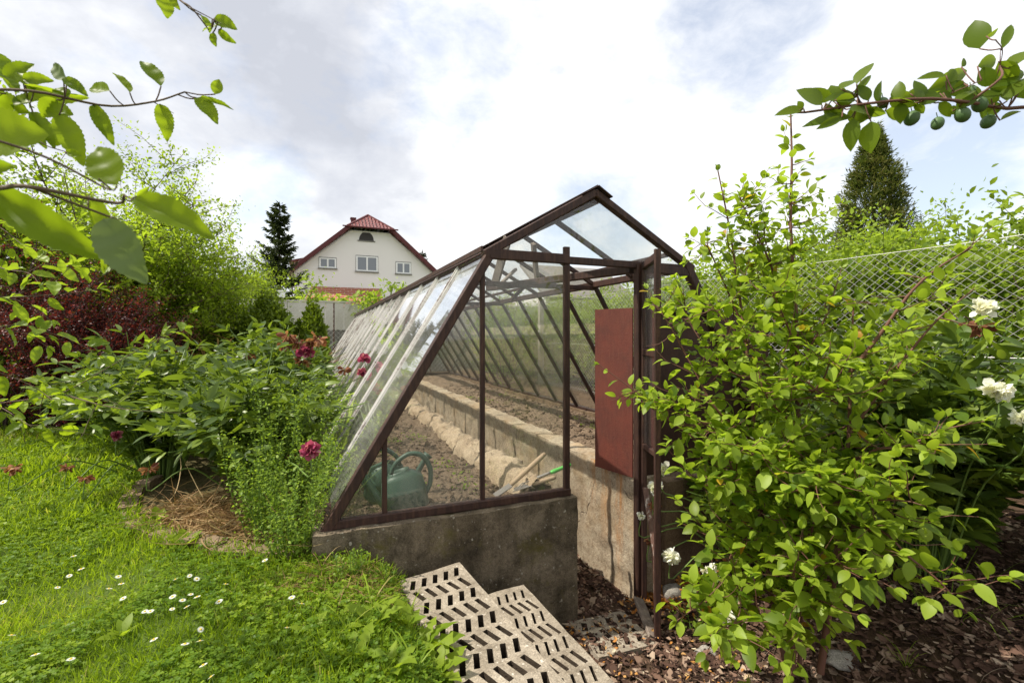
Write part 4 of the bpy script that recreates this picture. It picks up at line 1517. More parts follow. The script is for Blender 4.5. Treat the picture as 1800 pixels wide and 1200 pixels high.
rosette(745, 1150, 12, .17, 'large dandelion rosette spreading over the edge of the upper slotted slab', .9)
rosette(660, 1105, 10, .15, 'dandelion rosette to the left of the large one, in the grass at the slabs', 1.1)
rosette(690, 1190, 9, .14, 'dandelion rosette lowest in the photo, left of the upper slab', 1.)
rosette(545, 1120, 8, .10, 'small dandelion rosette in the clover lawn, away from the slabs', .9)
rosette(770, 1195, 10, .15, 'dandelion rosette at the bottom edge, over the lowest visible slots', 1.0)
rosette(715, 1110, 9, .13, 'jagged weed between the grass tufts and the upper slab', 1.2)
rosette(625, 1165, 9, .12, 'dandelion rosette in the clover, left of the lowest one', 1.0)
rosette(590, 1065, 8, .10, 'small dandelion below the dark foundation wall corner', 1.1)
rosette(275, 920, 8, .12, 'small broad leaved weed at the bend of the edging stones', 1.1, TPL_OV6)
rosette(325, 965, 8, .12, 'broad leaved weed in front of the third edging stone', 1.1, TPL_OV6)
rosette(215, 1120, 7, .09, 'small plantain rosette in the lower left lawn', .9, TPL_LANCE, wid=1.5)
rosette(655, 1075, 12, .15, 'thick tuft of long grass between the balm seedling and the large dandelion', 2.2, TPL_STRAP, 'grass_tuft', 'l_grass', 'grass tuft', 1.3)
rosette(610, 1120, 12, .13, 'tuft of coarse grass in the worn patch below the foundation wall', 2., TPL_STRAP, 'grass_tuft', 'l_grass', 'grass tuft', 1.3)
rosette(730, 1185, 12, .15, 'tuft of coarse grass at the bottom edge by the lowest dandelion', 2., TPL_STRAP, 'grass_tuft', 'l_grass', 'grass tuft', 1.3)
rosette(565, 1010, 10, .12, 'tuft of yellowing grass at the left end of the foundation wall', 2., TPL_STRAP, 'grass_tuft', 'straw', 'grass tuft', 1.)
rosette(690, 1035, 6, .12, 'tuft of thin grass blades at the upper slab corner', 2.2, TPL_STRAP, 'grass_tuft', 'l_grass', 'grass tuft')
rosette(720, 1080, 8, .16, 'tuft of tall grass blades leaning over the slots of the upper slab', 2.4, TPL_STRAP, 'grass_tuft', 'l_grass', 'grass tuft')
rosette(800, 1175, 7, .15, 'tuft of grass blades between the two slotted slabs', 2., TPL_STRAP, 'grass_tuft', 'l_grass', 'grass tuft')


# ------------------------------------------------------------------ herbs: upright stems with paired leaves
def herb(base, n, hgt, spread, lean, lsz, label, name='oregano_plant', cat='herb', mat='l_mint', step=.026, keep=None, grp=None):
    o = empty(name, base, label, cat, grp)
    st, lf = MB(), MB()
    for i in range(n):
        a, r_ = rng.uniform(0, 6.28), spread * math.sqrt(rng.uniform())
        p = np.array([math.cos(a) * r_, math.sin(a) * r_, 0])
        h_ = hgt * rng.uniform(.55, 1.05)
        path = rwalk(p, norm(np.array(lean) + UP + .25 * norm(p + 1e-6) + .1 * rng.normal(size=3)), h_, 8, .08, .06)
        st.tube(path, np.linspace(.0022, .001, 9), 4, cap=False)
        leafy(lf, path, step, lsz, .18, 1., .1, .1, .35, .1, 1., True, 2)
    st.build('stems', MAT['greenstem'], o)
    lf.flush(TPL_OV3, keep, 1 if n > 30 else 0, lsz * .7)
    lf.build('foliage', MAT[mat], o, smooth=True)
    return o


def off_glass(base):
    def f(p):
        s, t = to_st(p[:, 0] + base[0], p[:, 1] + base[1])
        z = p[:, 2] + base[2]
        return (t < -.03) | (s < SE * (z - ZS) / (ZE - ZS) - .06)
    return f


hb = GP(520, 925)
herb(np.array([-1.22, 2.66, .0]), 84, .58, .22, (.12, -.03, 0), .032, 'tall oregano clump leaning on the slanted front corner of the glass', keep=off_glass((-1.22, 2.66, 0)))
herb(np.array([-1.10, 2.41, -.0]), 40, .34, .10, (.02, -.08, 0), .028, 'lower oregano clump spilling over the end of the dark foundation wall', keep=off_glass((-1.10, 2.41, 0)))
herb(np.array([-1.42, 3.05, .0]), 62, .86, .18, (.12, -.02, 0), .032, 'tallest light green herb clump growing along the long glass side behind the front oregano', keep=off_glass((-1.42, 3.05, 0)))
herb(GP(612, 1015), 9, .14, .05, (0, 0, 0), .026, 'small balm seedling at the foot of the dark foundation wall', 'balm_seedling', step=.018)
herb(GP(672, 1020), 4, .13, .03, (0, 0, 0), .018, 'tiny nettle sprig at the upper left corner of the upper slab', 'nettle_sprig', step=.018)
herb(GP(985, 1090, .0), 5, .09, .02, (0, 0, 0), .022, 'tiny green seedling in the corner between lower slab and wall', 'seedling', step=.018)
herb(GP(1215, 1120), 7, .17, .06, (0, 0, 0), .035, 'small green seedling in the bark right of the door foot', 'seedling', step=.03)


# ------------------------------------------------------------------ peonies
def flower(mb_by, c, r_, kind, axis_=UP):
    m = mb_by
    if kind == 'dead':
        n = 26
        d = rng.normal(size=(n, 3)) * [1, 1, .5] + [0, 0, -.5]
        m.leaves(c + .25 * r_ * norm(d), d, rng.normal(size=(n, 3)), r_ * rng.uniform(.6, 1.2, n), rng.uniform(0, 1, n), .7)
    else:
        n = 60 if kind == 'pink' else 64
        d = norm(rng.normal(size=(n, 3)) * [1, 1, .7] + np.asarray(axis_) * .55)
        q = rng.uniform(.25, 1., n)
        m.leaves(c + d * (.12 * r_), d, np.asarray(axis_) + .5 * rng.normal(size=(n, 3)), r_ * (.55 + .55 * q), rng.uniform(0, 1, n), rng.uniform(.7, 1.1, n))
    return m


def peony(base, n, rad, hgt, label, lean=(0, 0, 0), lsz=.10, flat=1., keep=None, open_a=None, name='peony_bush'):
    """arching stems with leaves of several long leaflets"""
    base = np.array(base, float)
    o = empty(name, base, label, 'peony')
    st, lf = MB(), MB()
    for i in range(n):
        a = rng.uniform(0, 6.28) if open_a is None else rng.uniform(*open_a)
        q = math.sqrt(rng.uniform(0, 1))
        tip = np.array([math.cos(a) * rad * q, math.sin(a) * rad * q * flat, hgt * (1 - .42 * q * q) * rng.uniform(.72, 1.18)]) + np.array(lean) * q
        p0 = np.array([math.cos(a), math.sin(a), 0]) * .16 * rad * q
        mid = p0 * .4 + tip * .5 + np.array([0, 0, .18 * hgt])
        path = smooth_path([p0, mid * [.8, .8, 1], tip], 10)
        st.tube(path, np.linspace(.0055, .003, 10), 5, cap=False)
        pts, tg, fr = along(path, .085, .22)
        for c_, t_, f_ in zip(pts, tg, fr):
            az = rng.uniform(0, 6.28)
            rd = np.array([math.cos(az), math.sin(az), 0])
            ax = norm(rd * .8 + t_ * .5 + [0, 0, .1])
            side = norm(np.cross(ax, UP))
            stem_l = lsz * rng.uniform(.3, .7)
            c2 = c_ + ax * stem_l
            for w_ in (-1.15, -.6, 0, .6, 1.15):
                if rng.uniform() < .12:
                    continue
                dl = norm(ax * math.cos(w_ * .9) + side * math.sin(w_ * .9) + np.array([0, 0, .02]) + .30 * rng.normal(size=3))
                lf.leaves(c2 - ax * abs(w_) * stem_l * .35, dl, UP + .65 * rng.normal(size=3), lsz * rng.uniform(.75, 1.2) * (1.1 - .1 * abs(w_)), rng.uniform(0, 1), 1.1)
    st.build('stems', MAT['greenstem'], o)
    lf.flush(TPL_LANCE, keep)
    lf.build('foliage', MAT['l_peony'], o, smooth=True)
    return o, base


def keep_off_glass(base):
    def f(p):
        s, t = to_st(p[:, 0] + base[0], p[:, 1] + base[1])
        z = p[:, 2] + base[2]
        return (s < SE * (z - ZS) / (ZE - ZS) - .05) & (s < .05)
    return f


def bloom(root, base, px, py, Y, r_, kind, axis_=UP):
    c = W(px, py, Y) - base
    m = flower(MB(), c, r_, kind, axis_)
    m.flush(TPL_PETAL)
    nm = {'dead': 'withered_bloom', 'pink': 'pink_bloom', 'white': 'white_bloom'}[kind]
    ob = m.build(nm, MAT[{'dead': 'dead', 'pink': 'pink', 'white': 'white_petal'}[kind]], root, smooth=True)
    foot = np.array([c[0] * .35, c[1] * .35, .12])
    p_ = smooth_path([c, c + [0, .0, -.14], (c + foot) / 2 + [0, 0, .06], foot], 12)
    MB().tube(p_, np.linspace(.003, .005, 12), 5, cap=False).build('flower_stalk', MAT['greenstem'], ob)


Bs = [-1.75, 3.28, .0]
pe1, b1 = peony(Bs, 110, .74, .92, 'dark glossy peony bush between the bent edging stones and the oregano', keep=keep_off_glass(Bs), lsz=.105)
bloom(pe1, b1, 545, 790, 2.42, .048, 'pink', (.2, -.8, .3))
bloom(pe1, b1, 262, 822, 2.85, .04, 'dead')
bloom(pe1, b1, 512, 800, 2.95, .03, 'dead')
Bs = [-2.75, 3.75, .0]
pe2, b2 = peony(Bs, 92, .80, .93, 'broad peony bush with pink tipped faded blooms over the sunny lawn', keep=keep_off_glass(Bs), lsz=.105)
bloom(pe2, b2, 180, 706, 3.35, .045, 'pink', (0, -.8, .5))
bloom(pe2, b2, 155, 708, 3.3, .035, 'dead')
bloom(pe2, b2, 205, 765, 3.3, .035, 'pink', (0, -.8, .2))
bloom(pe2, b2, 22, 822, 2.9, .045, 'dead')
bloom(pe2, b2, 118, 820, 3.0, .035, 'dead')
bloom(pe2, b2, 150, 838, 3.0, .04, 'dead')
Bs = [-2.45, 4.9, .0]
pe3, b3 = peony(Bs, 112, .92, 1.12, 'tall peony bush crowned with brown and crimson faded blooms by the long glass side', keep=keep_off_glass(Bs), lsz=.12)
for (u, v, kd, r_) in ((508, 588, 'dead', .085), (525, 600, 'dead', .07), (545, 600, 'dead', .06), (500, 606, 'dead', .055), (558, 595, 'dead', .075), (537, 620, 'pink', .075), (532, 634, 'dead', .06), (605, 648, 'dead', .05), (640, 632, 'pink', .055), (636, 655, 'pink', .045), (440, 625, 'dead', .045)):
    bloom(pe3, b3, u, v, 4.35, r_, kd, (.1, -.7, .5))
Bs = [-3.7, 4.7, .0]
pe4, b4 = peony(Bs, 80, .8, 1.0, 'leafy peony bush without blooms behind the broad one', keep=keep_off_glass(Bs), lsz=.115)
bloom(pe4, b4, 330, 745 - 90, 4.2, .03, 'dead')
Bs = [-3.25, 6.6, .0]
pe5, b5 = peony(Bs, 70, .75, .85, 'farthest peony bush in the row along the long glass side', keep=keep_off_glass(Bs), lsz=.12)

# dry straw on the bed
b = MB()
n = 3400
a_ = rng.uniform(0, 1, n)
x = -2.1 + 1.05 * a_ + .16 * rng.normal(size=n)
y = 3.02 - .46 * a_ + .17 * rng.normal(size=n) * (1 - .4 * a_)
ok = inpoly(x, y, BED)
x, y = x[ok], y[ok]
n = len(x)
d = rng.normal(size=(n, 3)) * [1, 1, .10] + [.5, .1, .05]
b.leaves(np.stack([x, y, gh(x, y) + .015 + .05 * rng.uniform(0, 1, n) ** 2], -1), d, UP + .8 * rng.normal(size=(n, 3)), rng.uniform(.10, .34, n), rng.uniform(0, 1, n), .55)
b.flush(TPL_STRAP)
b.build('dry_straw', MAT['straw'], kind='stuff')


b = MB()
n = 900
cpt = GP(600, 1030)
x, y = cpt[0] + .16 * rng.normal(size=n), cpt[1] + .12 * rng.normal(size=n)
s, t = to_st(x, y)
ok = (t < -.10) & ~slabmask(x, y)
x, y = x[ok], y[ok]
n = len(x)
b.leaves(np.stack([x, y, gh(x, y) + .01 + .03 * rng.uniform(0, 1, n)], -1), rng.normal(size=(n, 3)) * [1, 1, .25], UP + .6 * rng.normal(size=(n, 3)), rng.uniform(.04, .13, n), rng.uniform(0, .8, n), .5)
b.flush(TPL_BLADE)
b.build('dead_grass', MAT['straw'], kind='stuff')

# ------------------------------------------------------------------ woody shrubs and trees
def shrub(base, n, hgt, rad, lsz, label, mat, name, cat, tpl=TPL_OV3, wood='bark', step=None, sub=5, droop=.1, keep=None, grp=None, r0=0., r1=1., up=.10, spread0=.25, trunk=False, flat=False, shape=1., tiltv=(0, 0, 0), dup=2):
    base = np.array(base, float)
    o = empty(name, base, label, cat, grp)
    wd, lf = MB(), MB()
    step = step or lsz * .45
    tops = []
    if trunk:
        tp = rwalk((0, 0, -.1), UP + .05 * rng.normal(size=3), hgt * .55, 8, .07)
        wd.tube(tp, np.linspace(.035 * hgt / 2, .018 * hgt / 2, 9), 8)
    for i in range(n):
        a = i * 2.4 + rng.uniform(0, .6)
        q = math.sqrt((i + .5) / n)
        if trunk:
            p0 = tp[rng.integers(2, 9)]
            dirn = np.array([math.cos(a) * rad, math.sin(a) * rad, hgt * .5 * rng.uniform(-.25, 1.1)])
            L = np.linalg.norm(dirn) * rng.uniform(.7, 1.1)
        else:
            p0 = np.array([math.cos(a), math.sin(a), 0]) * rad * spread0 * q
            dirn = np.array([math.cos(a) * rad * q, math.sin(a) * rad * q, hgt * (1 - .35 * q ** 2) * shape]) + np.array(tiltv)
            L = np.linalg.norm(dirn) * rng.uniform(.75, 1.08)
        path = rwalk(p0, dirn, L, 9, .10, up * .3)
        wd.tube(path, np.linspace(.010, .003, 10) * (hgt / 2.) ** .5, 5, cap=False)
        leafy(lf, path, step * 1.3, lsz, .35 if not trunk else .2, .9, droop, 0, .5, r0, r1, True)
        for j in range(sub):
            f_ = rng.uniform(.18, .95)
            k_ = f_ * 9
            c_ = path[int(k_)]
            d_ = norm(path[min(int(k_) + 1, 9)] - path[max(int(k_) - 1, 0)])
            sd = norm(rng.normal(size=3) * [1, 1, .5])
            sp = rwalk(c_, d_ * .5 + sd, L * rng.uniform(.16, .36), 5, .18, up)
            wd.tube(sp, np.linspace(.004, .0015, 6) * (hgt / 2.) ** .5, 4, cap=False)
            leafy(lf, sp, step, lsz, .05, .9, droop, 0, .5, r0, r1, True, flat=flat)
    wd.build('branches', MAT[wood], o, smooth=True)
    lf.flush(tpl, keep, dup, lsz * 1.0)
    lf.build('foliage', MAT[mat], o, smooth=True)
    return o


# left: fruit tree, purple shrub, boxwood, grasses
shrub((-6.05, 7.0, 0), 80, 3.9, 1.85, .085, 'bright yellow green fruit tree rising behind the purple shrub', 'l_tree', 'fruit_tree', 'tree', wood='bark', sub=18, step=.05, trunk=True, dup=3)
shrub((-7.7, 6.3, 0), 46, 4.0, 1.5, .08, 'taller sunlit tree at the left edge behind the apple leaves', 'l_tree', 'fruit_tree', 'tree', sub=14, step=.05, trunk=True, dup=3)
shrub((-5.5, 8.6, 0), 60, 2.5, .8, .075, 'mid green bush between the bright fruit tree and the boxwood', 'l_tree', 'fruit_bush', 'bush', sub=12, step=.05, r0=0, r1=.8, dup=3)
shrub((-5.1, 5.7, 0), 95, 1.85, .9, .045, 'dark purple barberry with red shoot tips left of the peonies', 'l_barb', 'barberry', 'shrub', wood='bark_dark', sub=8, step=.024)
shrub((-5.95, 5.6, 0), 26, 3.0, .7, .05, 'tall purple leaved bush at the left edge, its red tips against the sky', 'l_barb', 'barberry', 'shrub', wood='bark_dark', sub=6, step=.032)


def boxwood(base, rad, hgt, n, label):
    o = empty('boxwood', base, label, 'shrub')
    wd, lf = MB(), MB()
    for i in range(26):
        a = rng.uniform(0, 6.28)
        path = rwalk((0, 0, 0), (math.cos(a) * rad, math.sin(a) * rad, hgt * rng.uniform(.4, 1)), hgt * .5, 5, .2)
        wd.tube(path, np.linspace(.02, .005, 6), 5)
    d = norm(rng.normal(size=(n, 3)))
    d[:, 2] = np.abs(d[:, 2]) * 1.0 - .15
    lump = 1 + .16 * fbm(d, 2.6, 3, 5) + .05 * rng.normal(size=n)
    p = d * np.array([rad, rad * .8, hgt * .92]) * (lump * rng.uniform(.55, 1, n) ** .25)[:, None]
    p[:, 2] = np.maximum(p[:, 2], .02) + .04
    for q in range(3):
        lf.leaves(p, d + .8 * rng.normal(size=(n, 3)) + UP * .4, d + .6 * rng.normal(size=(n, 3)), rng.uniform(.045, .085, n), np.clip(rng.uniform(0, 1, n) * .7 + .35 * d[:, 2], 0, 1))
    wd.build('branches', MAT['bark_dark'], o)
    lf.flush(TPL_SIMPLE)
    lf.build('foliage', MAT['l_box'], o, smooth=True)


boxwood((-4.2, 8.1, 0), .62, 2.12, 6500, 'rounded clipped boxwood in front of the pale panel fence')
boxwood((-3.5, 8.3, 0), .36, 2.0, 3600, 'smaller boxwood pressed against the clipped one, nearer the greenhouse')


def grasses(base, n, hgt, label, mat='straw', seed=False, spread=.25, wid=.5, name='ornamental_grass'):
    o = MB()
    a = rng.uniform(0, 6.28, n)
    r_ = spread * np.sqrt(rng.uniform(0, 1, n))
    p = np.stack([np.cos(a) * r_, np.sin(a) * r_, a * 0], -1)
    d = np.stack([np.cos(a) * .35, np.sin(a) * .35, 1 + a * 0], -1) + .15 * rng.normal(size=(n, 3))
    o.leaves(p, d, np.stack([-np.cos(a), -np.sin(a), .2 + 0 * a], -1), hgt * rng.uniform(.6, 1.05, n), rng.uniform(.2, 1, n), wid)
    o.flush(TPL_STRAP)
    return o.build(name, MAT[mat], loc=base, label=label, cat='grass plant')


grasses((-4.75, 7.6, 0), 320, 1.6, 'dry beige ornamental grass between fruit bush and boxwood')
grasses((-4.9, 7.0, 0), 160, 1.2, 'second dry beige grass tuft leaning over the purple shrub')
grasses((-3.0, 6.1, 0), 170, 1.15, 'green iris like leaves beside the far peonies along the glass', 'l_mint', spread=.22, wid=.8, name='iris_clump')
grasses((-2.15, 4.45, 0), 140, 1.05, 'green strap leaved clump next to the crimson blooms along the glass', 'l_mint', spread=.18, wid=.8, name='iris_clump')
grasses((-3.55, 7.5, 0), 70, 1.5, 'few tall pale seed stalks before the smaller boxwood', 'straw', spread=.2, wid=.3)


# background conifers
def conifer(base, hgt, rad, tiers, label, name='spruce', droop=-.15, mat='needle', gap=.06):
    o = empty(name, base, label, 'conifer')
    tr, lf = MB(), MB()
    tr.tube([(0, 0, -.3), (0, 0, hgt * .5), (0, 0, hgt)], [.018 * hgt, .011 * hgt, .003 * hgt], 8)
    for i in range(tiers):
        f_ = (i + rng.uniform(0, .8)) / tiers
        z = hgt * (.08 + .9 * f_)
        rr = rad * (1 - f_) ** .72 * rng.uniform(.55, 1.15) + .07 * rad
        for j in range(6):
            a = rng.uniform(0, 6.28)
            L = rr * rng.uniform(.75, 1.1)
            k_ = 7
            u = np.linspace(0, 1, k_)
            path = np.stack([np.cos(a) * L * u, np.sin(a) * L * u, z + droop * L * u + .42 * L * u ** 2.2], -1)
            tr.tube(path, np.linspace(.012, .003, k_) * hgt / 6, 3, cap=False)
            p_, t_, q_ = along(path, gap * hgt / 9, .12)
            m = len(p_)
            for s_ in range(3):
                sd = norm(np.cross(t_, UP)) * rng.uniform(-1, 1, (m, 1))
                lf.leaves(p_ + .02 * rng.normal(size=(m, 3)), t_ * .8 + sd * .9 + np.array([0, 0, -.25]) + .25 * rng.normal(size=(m, 3)), UP + .6 * rng.normal(size=(m, 3)), (.10 + .16 * (1 - q_)) * hgt / 9 * rng.uniform(.7, 1.6, m) * 1.5, rng.uniform(0, 1, m), .6)
    tr.build('trunk', MAT['bark_dark'], o)
    lf.flush(TPL_SIMPLE)
    lf.build('crown', MAT[mat], o)
    return o


conifer(W(491, 560, 27.5) * [1, 1, 0], 1.1 + 236 / 840 * 27.5, 2.35, 34, 'tall dark spruce left of the white gabled house')
conifer(W(743, 560, 46.) * [1, 1, 0], 1.1 + 152 / 840 * 46, 1.3, 26, 'small spruce top showing behind the right roof edge of the white house')


def thuja(base, hgt, rad, label):
    o = empty('thuja', base, label, 'conifer')
    tr, lf = MB(), MB()
    tr.tube([(0, 0, -.3), (0, 0, hgt * .5), (.03, 0, hgt * .97)], [.09, .05, .008], 8)
    n = 2000
    f_ = rng.uniform(0, 1, n) ** 1.15
    a = rng.uniform(0, 6.28, n)
    lump = 1 + .30 * fbm(np.stack([np.cos(a), np.sin(a), f_ * 6], -1), 1.9, 3, 4)
    rr = rad * np.clip(1.15 * (1 - f_) ** .8 + .03, .03, .9) * lump
    out = np.stack([np.cos(a), np.sin(a), a * 0], -1)
    L = rng.uniform(.16, .42, n) * (.5 + .6 * (1 - f_))
    for q in range(26):
        u = rng.uniform(0, 1, n)
        base_ = out * (rr * .55)[:, None] + np.array([0, 0, 1.]) * (f_ * hgt * .95)[:, None]
        p = base_ + out * (rr * .45 * u)[:, None] + UP * (L * u ** 1.5)[:, None] + .035 * rng.normal(size=(n, 3))
        lf.leaves(p, out * .7 + UP * rng.uniform(.2, 1.1, (n, 1)) + .55 * rng.normal(size=(n, 3)), rng.normal(size=(n, 3)), rng.uniform(.05, .13, n), np.clip(.25 + .55 * u + .2 * rng.normal(size=n), 0, 1), .42)
    tr.build('trunk', MAT['bark_dark'], o)
    lf.flush(TPL_SIMPLE)
    lf.build('crown', MAT['thuja'], o)


thuja(W(1535, 560, 9.6) * [1, 1, 0], 1.1 + 376 / 840 * 9.6, 1.12, 'tall pointed thuja rising above the hedge, under the plum branch')
shrub(W(455, 560, 23.) * [1, 1, 0], 46, 5.1, 1.7, .2, 'dark leafy tree at the foot of the tall spruce', 'l_box', 'broadleaf_tree', 'tree', sub=9, step=.12, trunk=True)
shrub(W(410, 560, 21.) * [1, 1, 0], 36, 4.9, 1.6, .18, 'olive green bush left of the dark tree below the spruce', 'l_tree', 'broadleaf_tree', 'tree', sub=8, step=.12, trunk=True, r0=0, r1=.6)

# climbing greens on the panel fence and lean-to
def climber(px, py, Y, w, h, n, label):
    c = W(px, py, Y)
    o = MB()
    p = np.stack([rng.normal(size=n) * w, rng.normal(size=n) * .12, rng.normal(size=n) * h], -1)
    o.leaves(p, rng.normal(size=(n, 3)) + [0, -.3, -.2], UP + rng.normal(size=(n, 3)) * .6, rng.uniform(.09, .2, n), rng.uniform(.3, 1, n), .9)
    o.flush(TPL_OV3)
    tr = [(0, 0, -2.5), (-.1, 0, -1.), (0, 0, 0), (w, 0, h)]
    o.tube(smooth_path(tr, 10), .02, 5)
    return o.build('vine', MAT['l_hedge'], loc=c, smooth=True, label=label, cat='vine')


climber(548, 512, 20., .35, .38, 260, 'vine climbing at the left end of the red tiled porch roof')
climber(600, 527, 14.2, .9, .07, 320, 'low green creeper along the top of the pale panel fence')
climber(655, 537, 13.9, .22, .26, 260, 'yellow green vine where panel fence meets the greenhouse roof')
climber(690, 503, 13.9, .22, .10, 60, 'loose vine shoots sticking up at the roof edge before the house wall')

# ------------------------------------------------------------------ hedge behind the chain link fence
HL = [(1.5, 'first'), (2.6, 'second')]
hx = [(-2.5, 5.7, 1.9, 'hedge shrub at the right edge, nearest behind the chain link fence'), (-1.1, 5.75, 1.98, 'light green hedge shrub behind the white peony'), (.35, 5.75, 2.08, 'hedge shrub under the thuja behind the chain link fence'),
      (1.9, 5.8, 2.18, 'hedge shrub behind the fence, level with the greenhouse door'), (3.6, 5.75, 1.95, 'hedge shrub seen through the first right hand panes'), (5.4, 5.75, 1.7, 'hedge shrub seen through the middle right hand panes'),
      (7.3, 5.8, 1.7, 'hedge shrub seen through the panes near the concrete post'), (9.4, 5.8, 1.7, 'hedge shrub seen through the farthest right hand panes'), (11.5, 5.6, 1.7, 'last hedge shrub by the far greenhouse corner')]
for (t, s, h_, lb) in hx:
    far = t > 3
    shrub(G(s, t, 0), 78, h_ * (.98 if t < 3 else 1.08), 1.2, .10 if not far else .11, lb, 'l_hedge', 'hedge_shrub', 'shrub', sub=12, step=.045 if not far else .065, grp='shrubs in the hedge behind the fence', shape=1.1, dup=5 if not far else 3,
          keep=(lambda P, c=G(s, t, 0): to_st(P[:, 0] + c[0], P[:, 1] + c[1])[0] > 4.68))
shrub(G(8.2, -.2, 0), 50, 1.75, 1.4, .09, 'taller dark green bush behind the nearest hedge shrub', 'l_hedge', 'hedge_shrub', 'shrub', sub=8, step=.06, r0=0, r1=.6, grp='shrubs in the hedge behind the fence')
shrub(G(8.6, 3.4, 0), 50, 2.1, 1.6, .09, 'bush behind the hedge left of the thuja', 'l_hedge', 'hedge_shrub', 'shrub', sub=8, step=.06, r0=0, r1=.7, grp='shrubs in the hedge behind the fence')
shrub(G(3.9, 7.6, 0), 24, 2.2, .8, .09, 'thin sapling between greenhouse and fence beyond the door', 'l_hedge', 'hedge_shrub', 'shrub', sub=6, step=.06, grp='shrubs in the hedge behind the fence')

# ------------------------------------------------------------------ the big leafy shrub at the right
def D(p):
    return W(*p)


SB = np.array([1.20, 2.06, 0.])
SB[2] = float(gh(SB[0], SB[1])) - .03
qo = empty('quince_shrub', SB, 'large sunlit leafy shrub with several brown stems in front of the greenhouse door side', 'shrub')
STEMS = [
    ([(1392, 1185, 2.06), (1400, 1040, 2.08), (1406, 870, 2.12), (1402, 720, 2.16), (1400, 560, 2.2), (1390, 400, 2.22), (1392, 290, 2.24), (1390, 200, 2.25)], .015, 1),
    ([(1442, 1182, 2.0), (1462, 1040, 2.0), (1475, 940, 2.0), (1490, 800, 2.05), (1496, 640, 2.08), (1500, 540, 2.1)], .015, 1),
    ([(1385, 1188, 2.1), (1352, 1020, 2.2), (1335, 860, 2.3), (1320, 680, 2.35), (1300, 520, 2.4), (1282, 400, 2.4), (1262, 300, 2.4)], .012, 1),
    ([(1405, 1180, 2.1), (1415, 900, 2.2), (1395, 640, 2.25), (1360, 480, 2.3), (1310, 370, 2.3), (1300, 345, 2.3)], .010, 1),
    ([(1490, 660, 2.06), (1545, 590, 2.0), (1600, 515, 1.95), (1650, 470, 1.9), (1710, 435, 1.85)], .009, .6),
    ([(1495, 760, 2.05), (1560, 670, 2.0), (1640, 570, 1.95), (1715, 505, 1.9)], .008, .9),
    ([(1490, 820, 2.05), (1540, 790, 1.95), (1590, 785, 1.85), (1660, 755, 1.8), (1730, 740, 1.75)], .007, 1.1),
    ([(1340, 860, 2.28), (1260, 800, 2.3), (1180, 740, 2.35), (1120, 690, 2.4), (1052, 640, 2.42)], .007, .8),
    ([(1330, 780, 2.3), (1260, 720, 2.3), (1215, 640, 2.35), (1170, 560, 2.4), (1145, 530, 2.42)], .007, 1),
    ([(1350, 960, 2.2), (1270, 950, 2.2), (1200, 920, 2.25)], .006, 1.2),
    ([(1360, 1060, 2.14), (1290, 1040, 2.05), (1235, 1060, 1.98), (1190, 1090, 1.95)], .006, 1.2),
    ([(1385, 1100, 2.08), (1310, 1090, 1.9), (1250, 1120, 1.85)], .005, 1.2),
    ([(1470, 960, 2.0), (1540, 930, 1.85), (1600, 980, 1.75), (1650, 1020, 1.7), (1700, 1075, 1.68)], .007, 1.2),
    ([(1480, 900, 2.0), (1530, 880, 1.85), (1590, 880, 1.75), (1630, 890, 1.7)], .006, 1.3),
    ([(1405, 900, 2.1), (1440, 850, 1.9), (1440, 830, 1.8)], .005, 1.2),
    ([(1400, 650, 2.18), (1450, 560, 2.15), (1480, 470, 2.15)], .006, .9),
    ([(1300, 560, 2.4), (1265, 480, 2.4), (1240, 430, 2.4), (1215, 440, 2.4)], .005, .9),
    ([(1320, 680, 2.35), (1250, 620, 2.35), (1210, 560, 2.4), (1200, 500, 2.4)], .005, 1),
    ([(1335, 900, 2.28), (1290, 830, 2.1), (1270, 760, 2.05)], .006, 1.2),
    ([(1410, 760, 2.15), (1350, 700, 2.0), (1330, 640, 1.98)], .006, 1.1),
    ([(1420, 980, 2.1), (1440, 900, 1.95), (1520, 860, 1.9)], .005, 1.2),
    ([(1400, 1080, 2.08), (1430, 1000, 1.85), (1500, 985, 1.8)], .005, 1.2),
    ([(1395, 1130, 2.06), (1410, 1060, 1.95), (1425, 1010, 1.9)], .005, 1.2),
    ([(1450, 1100, 2.0), (1400, 1020, 1.9), (1380, 990, 1.88)], .005, 1.2),
    ([(1400, 700, 2.16), (1330, 620, 2.1), (1270, 560, 2.1), (1240, 520, 2.1)], .005, 1.1),
    ([(1335, 800, 2.3), (1265, 760, 2.2), (1215, 730, 2.2), (1180, 700, 2.2)], .005, 1.2),
    ([(1335, 860, 2.3), (1260, 860, 2.15), (1200, 830, 2.1)], .005, 1.2),
    ([(1404, 800, 2.14), (1330, 800, 1.95), (1290, 790, 1.9)], .005, 1.2),
    ([(1402, 720, 2.16), (1450, 660, 2.0), (1460, 600, 2.0)], .005, 1.1),
    ([(1404, 620, 2.2), (1370, 540, 2.1), (1350, 500, 2.1)], .005, 1.1),
    ([(1493, 720, 2.05), (1440, 690, 1.95), (1410, 660, 1.95)], .005, 1.1),
    ([(1475, 940, 2.0), (1540, 900, 1.9), (1560, 860, 1.9)], .005, 1.3),
    ([(1300, 520, 2.4), (1340, 440, 2.35), (1330, 400, 2.35)], .005, 1.0),
    ([(1340, 900, 2.25), (1300, 960, 2.1), (1270, 1000, 2.05)], .005, 1.2),
]
wd, lf = MB(), MB()
